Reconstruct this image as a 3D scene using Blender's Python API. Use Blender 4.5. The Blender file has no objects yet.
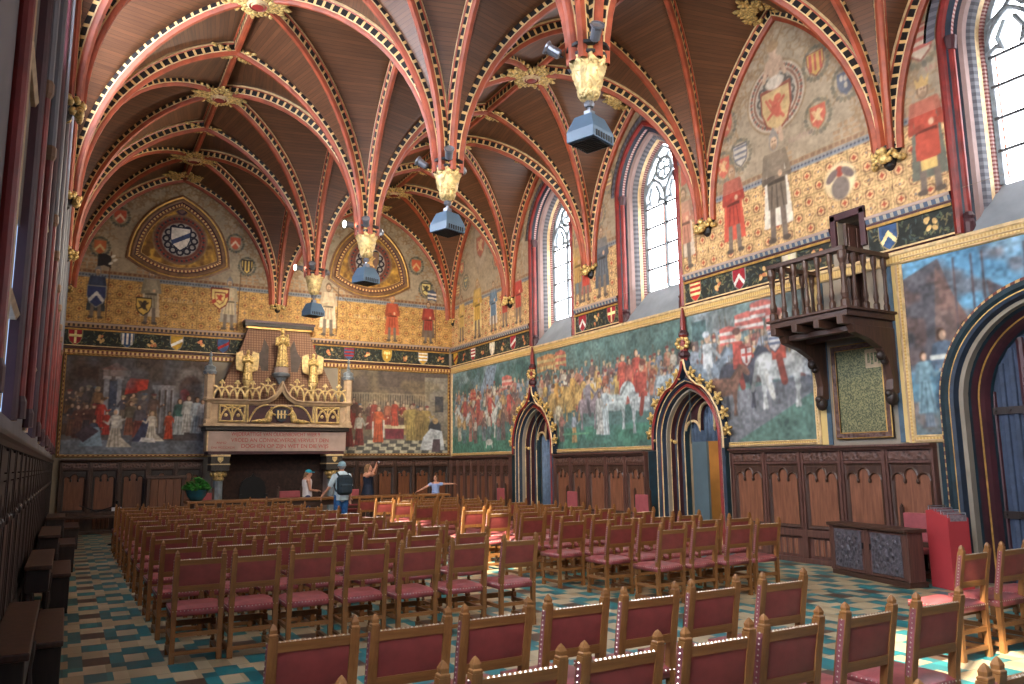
import bpy, bmesh, math, random
import numpy as np
from mathutils import Vector, Matrix
pi=math.pi
S=bpy.context.scene
COL=S.collection
XL,XR,XM,YE,YB,LB=-0.36,10.69,5.05,22.86,-0.9,3.96
ZSP,ZTOP=6.3,9.84            # springing and ridge of the vault
def lin(c):
    c=np.asarray(c,float)/255.0
    return np.where(c<=.04045,c/12.92,((c+.055)/1.055)**2.4)
def L4(c): return tuple(float(x) for x in lin(c))+(1.0,)
# ---------------------------------------------------------------- materials
class NT:
    def __init__(s,name):
        s.m=bpy.data.materials.new(name); s.m.use_nodes=True
        s.t=s.m.node_tree; s.t.nodes.clear()
        s.out=s.n('ShaderNodeOutputMaterial')
    def n(s,k,**kw):
        x=s.t.nodes.new(k)
        for a,b in kw.items():
            if hasattr(x,a): setattr(x,a,b)
        return x
    def l(s,a,b): s.t.links.new(a,b)
    def math(s,op,a,b=None,c=None):
        x=s.n('ShaderNodeMath'); x.operation=op
        for i,v in enumerate((a,b,c)):
            if v is None: continue
            if isinstance(v,(int,float)): x.inputs[i].default_value=v
            else: s.l(v,x.inputs[i])
        return x.outputs[0]
    def mix(s,f,a,b):
        x=s.n('ShaderNodeMix'); x.data_type='RGBA'
        for i,v in ((0,f),(6,a),(7,b)):
            if isinstance(v,(int,float)): x.inputs[i].default_value=v
            elif isinstance(v,tuple): x.inputs[i].default_value=v
            else: s.l(v,x.inputs[i])
        return x.outputs[2]
    def bsdf(s,col,rough=.6,metal=0,**kw):
        b=s.n('ShaderNodeBsdfPrincipled')
        if isinstance(col,tuple): b.inputs['Base Color'].default_value=col
        else: s.l(col,b.inputs['Base Color'])
        if isinstance(rough,(int,float)): b.inputs['Roughness'].default_value=rough
        else: s.l(rough,b.inputs['Roughness'])
        b.inputs['Metallic'].default_value=metal
        for k,v in kw.items(): b.inputs[k.replace('_',' ')].default_value=v
        s.l(b.outputs[0],s.out.inputs[0]); return b
    def coords(s,k='Object',scale=(1,1,1)):
        c=s.n('ShaderNodeTexCoord'); m=s.n('ShaderNodeMapping'); m.inputs['Scale'].default_value=scale
        s.l(c.outputs[k],m.inputs[0]); return m.outputs[0]
    def noise(s,vec,scale,detail=3,rough=.55):
        x=s.n('ShaderNodeTexNoise'); x.inputs['Scale'].default_value=scale; x.inputs['Detail'].default_value=detail; x.inputs['Roughness'].default_value=rough
        s.l(vec,x.inputs['Vector']); return x.outputs['Fac']
    def bump(s,h,b,st=.3,d=.01):
        x=s.n('ShaderNodeBump'); x.inputs['Strength'].default_value=st; x.inputs['Distance'].default_value=d
        s.l(h,x.inputs['Height']); s.l(x.outputs[0],b.inputs['Normal'])
M={}
def plain(name,c,rough=.6,metal=0,var=.25,scale=6,bump=0,c2=None,stretch=(1,1,1)):
    t=NT(name); v=t.coords('Object',stretch); f=t.noise(v,scale)
    c2=c2 or tuple(x*(1-var) for x in c)
    mr=t.n('ShaderNodeMapRange'); t.l(f,mr.inputs[0]); mr.inputs[1].default_value=.35; mr.inputs[2].default_value=.65
    b=t.bsdf(t.mix(mr.outputs[0],L4(c2),L4(c)),rough,metal)
    if bump: t.bump(f,b,bump)
    M[name]=t.m; return t.m
def wood(name,c1,c2,rough=.45,axis=2,scale=9):
    st=[1,1,1]; st=[7,7,7]; st[axis]=.7
    t=NT(name); v=t.coords('Object',tuple(st)); f=t.noise(v,scale*.35,5,.65)
    mr=t.n('ShaderNodeMapRange'); t.l(f,mr.inputs[0]); mr.inputs[1].default_value=.33; mr.inputs[2].default_value=.67
    b=t.bsdf(t.mix(mr.outputs[0],L4(c1),L4(c2)),rough)
    t.bump(f,b,.12); M[name]=t.m; return t.m
# ---------------------------------------------------------------- mesh builder
class MB:
    def __init__(s): s.v=[];s.f=[];s.m=[];s.uv=[];s.has_uv=False;s.T=None
    def add(s,p):
        if s.T is not None: p=s.T@Vector(p)
        s.v.append((float(p[0]),float(p[1]),float(p[2]))); return len(s.v)-1
    def face(s,idx,m=0,uv=None):
        s.f.append(tuple(idx)); s.m.append(m); s.uv.append(uv)
        if uv: s.has_uv=True
    def box(s,c,d,m=0,rz=0,taper=1):
        hx,hy,hz=d[0]/2,d[1]/2,d[2]/2; cs,sn=math.cos(rz),math.sin(rz); ids=[]
        for z in (-1,1):
            k=taper if z>0 else 1
            for x,y in ((-1,-1),(1,-1),(1,1),(-1,1)):
                a,b=x*hx*k,y*hy*k
                ids.append(s.add((c[0]+a*cs-b*sn,c[1]+a*sn+b*cs,c[2]+z*hz)))
        for q in ((3,2,1,0),(4,5,6,7),(0,1,5,4),(1,2,6,5),(2,3,7,6),(3,0,4,7)): s.face([ids[i] for i in q],m)
    def bx(s,x0,x1,y0,y1,z0,z1,m=0): s.box(((x0+x1)/2,(y0+y1)/2,(z0+z1)/2),(abs(x1-x0),abs(y1-y0),abs(z1-z0)),m)
    def lathe(s,prof,c=(0,0,0),n=12,m=0,a0=0,a1=2*pi,cap=True):
        full=abs(a1-a0-2*pi)<1e-6; k=n if full else n+1; rings=[]
        for i,(r,z) in enumerate(prof):
            rings.append([s.add((c[0]+r*math.cos(a0+(a1-a0)*j/n),c[1]+r*math.sin(a0+(a1-a0)*j/n),c[2]+z)) for j in range(k)])
        for i in range(len(prof)-1):
            mm=m[i] if isinstance(m,(list,tuple)) else m
            for j in range(n):
                j2=(j+1)%k; s.face((rings[i][j],rings[i][j2],rings[i+1][j2],rings[i+1][j]),mm)
        if cap:
            m0=m[0] if isinstance(m,(list,tuple)) else m
            s.face(rings[0][::-1],m0); s.face(rings[-1],m0)
    def ell(s,c,r,m=0,n=8,k=5,R=None):
        rings=[]
        for i in range(1,k):
            th=pi*i/k-pi/2; ring=[]
            for j in range(n):
                p=Vector((r[0]*math.cos(th)*math.cos(2*pi*j/n),r[1]*math.cos(th)*math.sin(2*pi*j/n),r[2]*math.sin(th)))
                if R is not None: p=R@p
                ring.append(s.add(Vector(c)+p))
            rings.append(ring)
        e=[]
        for sg in (-1,1):
            p=Vector((0,0,sg*r[2])); p=R@p if R is not None else p
            e.append(s.add(Vector(c)+p))
        for i in range(len(rings)-1):
            for j in range(n): s.face((rings[i][j],rings[i][(j+1)%n],rings[i+1][(j+1)%n],rings[i+1][j]),m)
        for j in range(n):
            s.face((e[0],rings[0][(j+1)%n],rings[0][j]),m); s.face((e[1],rings[-1][j],rings[-1][(j+1)%n]),m)
    def tube(s,pts,r,n=8,m=0,cap=True):
        P=[Vector(p) for p in pts]; rr=r if isinstance(r,(list,tuple)) else [r]*len(P); rings=[]
        ref=None
        for i,p in enumerate(P):
            d=(P[min(i+1,len(P)-1)]-P[max(i-1,0)]).normalized()
            if ref is None: ref=Vector((0,0,1)) if abs(d.z)<.9 else Vector((1,0,0))
            u=d.cross(ref).normalized(); w=u.cross(d); ref=w if w.length>.1 else ref
            rings.append([s.add(p+(u*math.cos(2*pi*j/n)+w*math.sin(2*pi*j/n))*rr[i]) for j in range(n)])
        for i in range(len(P)-1):
            for j in range(n): s.face((rings[i][j],rings[i][(j+1)%n],rings[i+1][(j+1)%n],rings[i+1][j]),m)
        if cap: s.face(rings[0][::-1],m); s.face(rings[-1],m)
    def capsule(s,a,b,ra,rb,m=0,n=12):
        a,b=Vector(a),Vector(b); d=b-a; Lg=d.length
        q=d.to_track_quat('Z','Y').to_matrix() if Lg>1e-6 else Matrix.Identity(3)
        prof=[]
        for i in range(5): t=-pi/2+pi/2*i/4; prof.append((ra*math.cos(t),ra*math.sin(t)))
        for i in range(5): t=pi/2*i/4; prof.append((rb*math.cos(t),Lg+rb*math.sin(t)))
        T0=s.T; T1=Matrix.Translation(a)@q.to_4x4(); s.T=T1 if T0 is None else T0@T1
        s.lathe([(max(r,1e-4),z) for r,z in prof],(0,0,0),n,m); s.T=T0
    def prism(s,poly,mapf,b0,b1,m=0,mside=None):
        """polygon (may be concave) in plane coords extruded from b0 to b1"""
        n=len(poly); tris=tess(poly)
        fr=[s.add(mapf(x,z,b1)) for x,z in poly]; bk=[s.add(mapf(x,z,b0)) for x,z in poly]
        for t in tris:
            s.face([fr[i] for i in t],m); s.face([bk[i] for i in t[::-1]],m)
        ms=m if mside is None else mside
        for i in range(n):
            j=(i+1)%n; s.face((bk[i],bk[j],fr[j],fr[i]),ms)
    def sweep(s,pts,prof,mapf,mats=0,closed=False,capends=True):
        """sweep a profile of (in-plane outward offset a, out-of-plane b) along a 2-D path; left normal is outward"""
        P=[Vector(p) for p in pts]; n=len(P); rows=[]; arc=0; arcs=[]
        for i in range(n):
            if closed: a,b=P[i-1],P[(i+1)%n]
            else: a,b=P[max(i-1,0)],P[min(i+1,n-1)]
            d1=(P[i]-a); d2=(b-P[i])
            if d1.length<1e-9: d1=d2
            if d2.length<1e-9: d2=d1
            d1.normalize(); d2.normalize(); t=d1+d2
            if t.length<1e-6: t=d2
            t.normalize(); nrm=Vector((-t.y,t.x)); k=1/max(.35,nrm.dot(Vector((-d2.y,d2.x))))
            if i>0: arc+=(P[i]-P[i-1]).length
            arcs.append(arc)
            rows.append([s.add(mapf(P[i].x+nrm.x*pa*k,P[i].y+nrm.y*pa*k,pb)) for pa,pb in prof])
        for i in range(n if closed else n-1):
            j=(i+1)%n; u0=arcs[i]; u1=arcs[j] if j else arc+(P[0]-P[-1]).length
            for q in range(len(prof)-1):
                mm=mats[q] if isinstance(mats,(list,tuple)) else mats
                s.face((rows[i][q],rows[j][q],rows[j][q+1],rows[i][q+1]),mm,((u0,0),(u1,0),(u1,1),(u0,1)))
        if capends and not closed:
            m0=mats[0] if isinstance(mats,(list,tuple)) else mats
            s.face(rows[0],m0); s.face(rows[-1][::-1],m0)
    def build(s,name,mats,parent=None,smooth=False,bevel=0,loc=None):
        me=bpy.data.meshes.new(name); me.from_pydata(s.v,[],s.f)
        if not isinstance(mats,(list,tuple)): mats=[mats]
        for x in mats: me.materials.append(M[x] if isinstance(x,str) else x)
        if len(mats)>1: me.polygons.foreach_set('material_index',s.m)
        if s.has_uv:
            ul=me.uv_layers.new(name='UVMap'); flat=[]
            for f,u in zip(s.f,s.uv):
                for k in range(len(f)):
                    flat.extend(u[k] if u else (0,0))
            ul.data.foreach_set('uv',flat)
        if smooth: me.polygons.foreach_set('use_smooth',[True]*len(s.f))
        me.update()
        o=bpy.data.objects.new(name,me); COL.objects.link(o)
        if parent is not None: o.parent=parent
        if loc: o.location=loc
        if bevel:
            b=o.modifiers.new('bevel','BEVEL'); b.width=bevel; b.segments=2; b.limit_method='ANGLE'; b.angle_limit=math.radians(40)
        return o
def tess(poly):
    from mathutils.geometry import tessellate_polygon
    return [tuple(t) for t in tessellate_polygon([[Vector((x,z,0)) for x,z in poly]])]
def mapE(s,z,b): return (s,YE-b,z)
def mapR(s,z,b): return (XR-b,YE-s,z)
def mapL(s,z,b): return (XL+b,s,z)
# ---------------------------------------------------------------- objects
def tag(o,label=None,cat=None,group=None,kind=None):
    if label: o['label']=label
    if cat: o['category']=cat
    if group: o['group']=group
    if kind: o['kind']=kind
    return o
def empty(name,loc=(0,0,0),rz=0,label=None,cat=None,group=None,kind=None):
    o=bpy.data.objects.new(name,None); COL.objects.link(o); o.location=loc; o.rotation_euler=(0,0,rz); o.empty_display_size=.1
    return tag(o,label,cat,group,kind)
def copy_tree(o,loc,rz=0,label=None,group=None):
    r=o.copy(); COL.objects.link(r); r.location=loc; r.rotation_euler=(0,0,rz)
    if label: r['label']=label
    if group: r['group']=group
    for c in list(o.children):
        d=c.copy(); COL.objects.link(d); d.parent=r
        for g in list(c.children):
            e=g.copy(); COL.objects.link(e); e.parent=d
    return r
def arch(c,hw,z0,zs,za,n=14):
    """pointed-arch outline from the foot on the far-left, over the top, down to the right; left normal points outward when traversed that way"""
    r=za-zs; R=(hw*hw+r*r)/(2*hw); ph=math.asin(min(1,r/R))
    if r<hw*.999: ph=math.asin(r/R)
    if r<=hw: ph=pi/2 if abs(r-hw)<1e-6 else ph
    L=[(c-hw,z0),(c-hw,zs)]
    for i in range(1,n+1):
        t=ph*i/n; L.append((c-hw+R-R*math.cos(t),zs+R*math.sin(t)))
    Rr=[(2*c-x,z) for x,z in L[:-1]][::-1]
    return L+Rr
def ordn(i): return ['first','second','third','fourth','fifth','sixth','seventh','eighth','ninth','tenth','eleventh','twelfth','thirteenth'][i]
def blob(name,build,mat,parent=None,voxel=.02,smooth_it=4):
    """join overlapping solids into one continuous surface"""
    mb=MB(); build(mb); me=bpy.data.meshes.new(name); me.from_pydata(mb.v,[],mb.f); me.update()
    bm=bmesh.new(); bm.from_mesh(me); bmesh.ops.recalc_face_normals(bm,faces=bm.faces); bm.to_mesh(me); bm.free()
    o=bpy.data.objects.new(name,me); COL.objects.link(o)
    r=o.modifiers.new('remesh','REMESH'); r.mode='VOXEL'; r.voxel_size=voxel; r.use_smooth_shade=True
    if smooth_it:
        q=o.modifiers.new('smooth','SMOOTH'); q.factor=.5; q.iterations=smooth_it
    dg=bpy.context.evaluated_depsgraph_get(); ev=o.evaluated_get(dg); nm=bpy.data.meshes.new_from_object(ev)
    o.modifiers.clear(); o.data=nm; nm.materials.clear(); nm.materials.append(M[mat])
    nm.polygons.foreach_set('use_smooth',[True]*len(nm.polygons))
    if parent is not None: o.parent=parent
    return o
SPOT_E,EXPO=150,1.72
# ---------------------------------------------------------------- material library
plain('plaster',(150,138,122),.85,var=.12,scale=1.5)
plain('plaster_gray',(120,116,118),.85,var=.15,scale=1.2)
plain('sill_stone',(136,142,148),.7,var=.12,scale=2)
plain('rib_red',(166,76,46),.5,var=.22,scale=4)
plain('red_shaft',(138,40,34),.45,var=.25,scale=4)
plain('maroon',(70,32,38),.5,var=.25,scale=4)
plain('cream',(222,190,140),.55,var=.18,scale=9)
plain('gold_line',(206,160,84),.4,metal=.35,var=.2,scale=9)
plain('gold_leaf',(234,196,120),.38,metal=.25,var=.4,scale=22)
plain('moulding_brown',(128,92,62),.5,var=.2)
plain('gold_pale',(232,200,136),.42,metal=.2,var=.22,scale=14)
plain('black_paint',(26,23,24),.5,var=.2)
plain('navy',(34,48,66),.5,var=.25,scale=5)
plain('blue_gray',(74,98,116),.55,var=.2,scale=6)
plain('teal_dark',(20,48,58),.55,var=.3,scale=5)
plain('stone_tan',(196,166,132),.65,var=.16,scale=6)
plain('reveal_pink',(146,120,114),.7,var=.1,scale=4)
plain('stone_pink',(176,152,140),.7,var=.1,scale=4)
plain('stone_blue',(128,136,142),.65,var=.22,scale=7)
plain('carved_dark',(60,52,44),.6,var=.4,scale=30,bump=.4)
plain('iron',(16,16,18),.5,metal=.3,var=.3)
plain('iron_bar',(58,60,64),.5,var=.2)
plain('lead_bar',(92,96,104),.5,var=.2)
plain('steel',(178,180,186),.3,metal=.8,var=.1)
plain('lamp_gray',(82,104,124),.45,var=.08,scale=3)
plain('spot_gray',(120,122,130),.35,metal=.5,var=.1)
plain('inscription_red',(168,62,58),.7,var=.1)
plain('red_panel',(182,60,64),.5,var=.08,scale=2)
plain('leather',(164,80,80),.42,var=.2,scale=9,bump=.08)
plain('leather_back',(138,62,56),.42,var=.152,scale=7,bump=.08)
plain('edge_leather',(150,84,88),.5,var=.15)
plain('rose_velvet',(160,78,82),.75,var=.12)
plain('nail',(206,190,168),.3,metal=.6,var=.1)
plain('pot_teal',(24,88,104),.25,var=.2)
plain('leaf_green',(58,148,48),.5,var=.45,scale=10)
plain('soil',(46,32,24),.9)
plain('skin',(206,150,124),.55,var=.08,scale=12)
plain('hair_fair',(150,112,78),.7,var=.3,scale=30)
plain('hair_gray',(150,150,150),.7,var=.2,scale=30)
plain('hair_brown',(104,70,48),.7,var=.3,scale=30)
plain('shirt_light',(196,214,222),.8,var=.06)
plain('shirt_white',(222,214,216),.8,var=.06)
plain('shirt_lilac',(150,170,216),.8,var=.06)
plain('jeans',(42,98,158),.8,var=.2,scale=20)
plain('jeans_dark',(30,52,92),.8,var=.2,scale=20)
plain('dress_navy',(20,34,58),.8,var=.25,scale=20)
plain('cap_cyan',(24,158,186),.7,var=.06)
plain('hat_blue',(134,168,184),.8,var=.1)
plain('backpack',(26,46,58),.7,var=.25,scale=12)
plain('phone_black',(14,14,16),.3)
plain('shoe',(60,56,54),.6)
plain('firebrick',(64,42,34),.85,var=.35,scale=14)
plain('curtain_blue',(104,122,146),.8,var=.15,scale=8)
plain('curtain_dusk',(60,72,94),.8,var=.15,scale=8)
plain('ochre_room',(150,110,60),.7,var=.15,scale=2)
plain('slate_door',(86,104,112),.5,var=.1,scale=2)
plain('emblem_gray',(88,76,70),.8,var=.15)
plain('paper',(206,206,214),.7,var=.04)
plain('leaflet',(150,130,134),.6,var=.3,scale=30)
wood('oak_mid',(112,70,34),(152,102,54),.42,2)
wood('oak_x',(112,70,34),(152,102,54),.42,0)
wood('oak_y',(112,72,40),(146,98,56),.42,1)
plain('shutter_tan',(116,104,94),.85,var=.2,scale=1.5)
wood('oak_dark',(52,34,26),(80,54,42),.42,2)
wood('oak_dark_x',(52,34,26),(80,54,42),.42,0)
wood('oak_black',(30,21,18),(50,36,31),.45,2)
wood('oak_panel',(104,64,46),(142,92,68),.4,2)
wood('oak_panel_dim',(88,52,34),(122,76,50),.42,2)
wood('oak_frame',(74,48,42),(104,70,60),.4,2)
def m_carved(name,c1,c2):
    t=NT(name); v=t.coords('Object'); x=t.n('ShaderNodeTexVoronoi'); x.inputs['Scale'].default_value=16; t.l(v,x.inputs['Vector'])
    f=t.noise(v,34,2); h=t.math('ADD',x.outputs['Distance'],t.math('MULTIPLY',f,.4))
    mr=t.n('ShaderNodeMapRange'); t.l(h,mr.inputs[0]); mr.inputs[1].default_value=.25; mr.inputs[2].default_value=.8
    b=t.bsdf(t.mix(mr.outputs[0],L4(c1),L4(c2)),.45); t.bump(h,b,.9,.02); M[name]=t.m
m_carved('carved_oak',(58,54,58),(86,80,86))
m_carved('carved_frieze',(56,38,34),(96,68,58))
def m_dash(name,c_dash,c_gap,period,duty,rough=.5):
    t=NT(name); u=t.n('ShaderNodeUVMap'); sp=t.n('ShaderNodeSeparateXYZ'); t.l(u.outputs[0],sp.inputs[0])
    f=t.math('FRACT',t.math('DIVIDE',sp.outputs[0],period)); k=t.math('LESS_THAN',f,duty)
    t.bsdf(t.mix(k,L4(c_gap),L4(c_dash)),rough); M[name]=t.m
m_dash('rib_dash',(24,20,20),(222,182,120),.17,.7)
m_dash('dentil_blue',(78,92,112),(166,156,140),.12,.55)
m_dash('dentil_brown',(66,48,40),(168,132,92),.11,.5)
m_dash('dot_gold',(210,172,112),(112,58,44),.11,.5)
m_dash('dot_frame',(206,176,112),(188,150,86),.05,.5)
m_dash('dot_red',(170,140,134),(124,66,64),.06,.5)
m_dash('stencil_zig',(112,112,118),(84,84,92),.11,.5)
def m_tile():
    t=NT('floor_tiles'); c=t.n('ShaderNodeTexCoord'); sp=t.n('ShaderNodeSeparateXYZ'); t.l(c.outputs['Object'],sp.inputs[0])
    px,py=.62,1.2
    X=t.math('ADD',sp.outputs[0],px*40-.545); Y=t.math('ADD',sp.outputs[1],py*30-6.87)
    fx=t.math('MULTIPLY',t.math('FRACT',t.math('DIVIDE',X,px)),px); fy=t.math('MULTIPLY',t.math('FRACT',t.math('DIVIDE',Y,py)),4.0)
    ry=t.math('FLOOR',fy)
    def rng(v,a,b): return t.math('MULTIPLY',t.math('GREATER_THAN',v,a),t.math('LESS_THAN',v,b))
    A=rng(fx,-1,.19); B=t.math('ADD',rng(fx,.19,.30),rng(fx,.51,1)); Cc=rng(fx,.30,.51)
    ev=t.math('COMPARE',t.math('MODULO',ry,2.0),0.0,.1)
    bt=t.math('ADD',t.math('GREATER_THAN',fy,2.5),t.math('LESS_THAN',fy,.5))
    k=t.math('ADD',t.math('MULTIPLY',A,ev),t.math('ADD',t.math('MULTIPLY',B,bt),t.math('MULTIPLY',Cc,t.math('COMPARE',ry,1.0,.1))))
    br=t.math('MULTIPLY',Cc,t.math('COMPARE',ry,3.0,.1))
    v=t.n('ShaderNodeCombineXYZ'); t.l(t.math('FLOOR',t.math('DIVIDE',X,.155)),v.inputs[0]); t.l(t.math('FLOOR',t.math('DIVIDE',Y,.3)),v.inputs[1])
    wn=t.n('ShaderNodeTexWhiteNoise'); wn.noise_dimensions='2D'; t.l(v.outputs[0],wn.inputs['Vector'])
    big=t.noise(c.outputs['Object'],1.1,4)
    col=t.mix(k,t.mix(wn.outputs[0],L4((172,152,114)),L4((204,186,148))),t.mix(wn.outputs[0],L4((8,100,106)),L4((22,138,142))))
    col=t.mix(br,col,L4((84,62,48)))
    mr=t.n('ShaderNodeMapRange'); t.l(big,mr.inputs[0]); mr.inputs[1].default_value=.35; mr.inputs[2].default_value=.7; mr.inputs[3].default_value=.0; mr.inputs[4].default_value=.3
    col=t.mix(mr.outputs[0],col,L4((104,96,84)))
    gy=t.math('LESS_THAN',t.math('ABSOLUTE',t.math('SUBTRACT',t.math('FRACT',fy),.5)),.49)
    col=t.mix(gy,L4((96,86,74)),col)
    rg=t.n('ShaderNodeMapRange'); t.l(big,rg.inputs[0]); rg.inputs[3].default_value=.22; rg.inputs[4].default_value=.5
    b=t.bsdf(col,rg.outputs[0]); b.inputs['Specular IOR Level'].default_value=.4
    M['floor_tiles']=t.m
m_tile()
def m_planks():
    t=NT('vault_planks'); u=t.n('ShaderNodeUVMap'); sp=t.n('ShaderNodeSeparateXYZ'); t.l(u.outputs[0],sp.inputs[0])
    row=t.math('FLOOR',t.math('DIVIDE',sp.outputs[1],.07)); fr=t.math('FRACT',t.math('DIVIDE',sp.outputs[1],.07))
    wn=t.n('ShaderNodeTexWhiteNoise'); wn.noise_dimensions='1D'; t.l(row,wn.inputs['W'])
    cb=t.n('ShaderNodeCombineXYZ'); t.l(t.math('MULTIPLY',sp.outputs[0],.9),cb.inputs[0]); t.l(t.math('MULTIPLY',sp.outputs[1],9),cb.inputs[1]); t.l(wn.outputs[0],cb.inputs[2])
    f=t.noise(cb.outputs[0],2.2,5,.6)
    col=t.mix(t.math('ADD',t.math('MULTIPLY',f,.75),t.math('MULTIPLY',wn.outputs[0],.28)),L4((56,34,22)),L4((122,79,51)))
    gap=t.math('LESS_THAN',fr,.07); col=t.mix(gap,col,L4((58,36,24)))
    b=t.bsdf(col,.45); t.bump(gap,b,-.4,.01); M['vault_planks']=t.m
m_planks()
def m_brocade(name,c1,c2,sc):
    t=NT(name); v=t.coords('Object'); sp=t.n('ShaderNodeSeparateXYZ'); t.l(v,sp.inputs[0])
    a=t.math('ADD',sp.outputs[0],sp.outputs[2]); b=t.math('SUBTRACT',sp.outputs[0],sp.outputs[2])
    q=t.math('MULTIPLY',t.math('SINE',t.math('MULTIPLY',a,sc)),t.math('SINE',t.math('MULTIPLY',b,sc)))
    n=t.noise(v,3,4); k=t.math('GREATER_THAN',q,.12)
    col=t.mix(k,L4(c1),L4(c2)); col=t.mix(t.math('MULTIPLY',n,.5),col,L4((70,58,52)))
    t.bsdf(col,.8); M[name]=t.m
m_brocade('hood_brocade',(122,86,64),(160,118,88),44)
def m_tablet():
    t=NT('tablet_green'); v=t.coords('Object'); n=t.noise(v,46,3,.7); n2=t.noise(v,4,3)
    mr=t.n('ShaderNodeMapRange'); t.l(n,mr.inputs[0]); mr.inputs[1].default_value=.42; mr.inputs[2].default_value=.62
    col=t.mix(mr.outputs[0],L4((66,72,52)),L4((138,132,92))); t.bsdf(col,.7); M['tablet_green']=t.m
m_tablet()
def m_emit(name,c,st,transp=0):
    t=NT(name); e=t.n('ShaderNodeEmission'); e.inputs[0].default_value=L4(c); e.inputs[1].default_value=st
    if transp:
        tr=t.n('ShaderNodeBsdfTransparent'); tr.inputs[0].default_value=(transp,transp,transp,1); a=t.n('ShaderNodeAddShader')
        t.l(e.outputs[0],a.inputs[0]); t.l(tr.outputs[0],a.inputs[1]); t.l(a.outputs[0],t.out.inputs[0])
    else: t.l(e.outputs[0],t.out.inputs[0])
    M[name]=t.m
WINE,BLIND=4.6,.5
m_emit('daylit_glass',(246,250,255),WINE)
m_emit('daylit_clear',(232,240,255),5,.85)
m_emit('daylit_near',(222,234,255),13)  # opaque glow added at the unseen last window as fill light
m_emit('blue_blind',(160,188,232),BLIND)
m_emit('lamp_lens',(255,250,240),60)
def m_paint():
    t=NT('painted_surface'); a=t.n('ShaderNodeVertexColor'); a.layer_name='pigment'
    v=t.coords('Object'); n=t.noise(v,9,3)
    b=t.bsdf(a.outputs[0],.72); b.inputs['Specular IOR Level'].default_value=.25; t.bump(n,b,.05); M['painted_surface']=t.m
m_paint()
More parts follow.
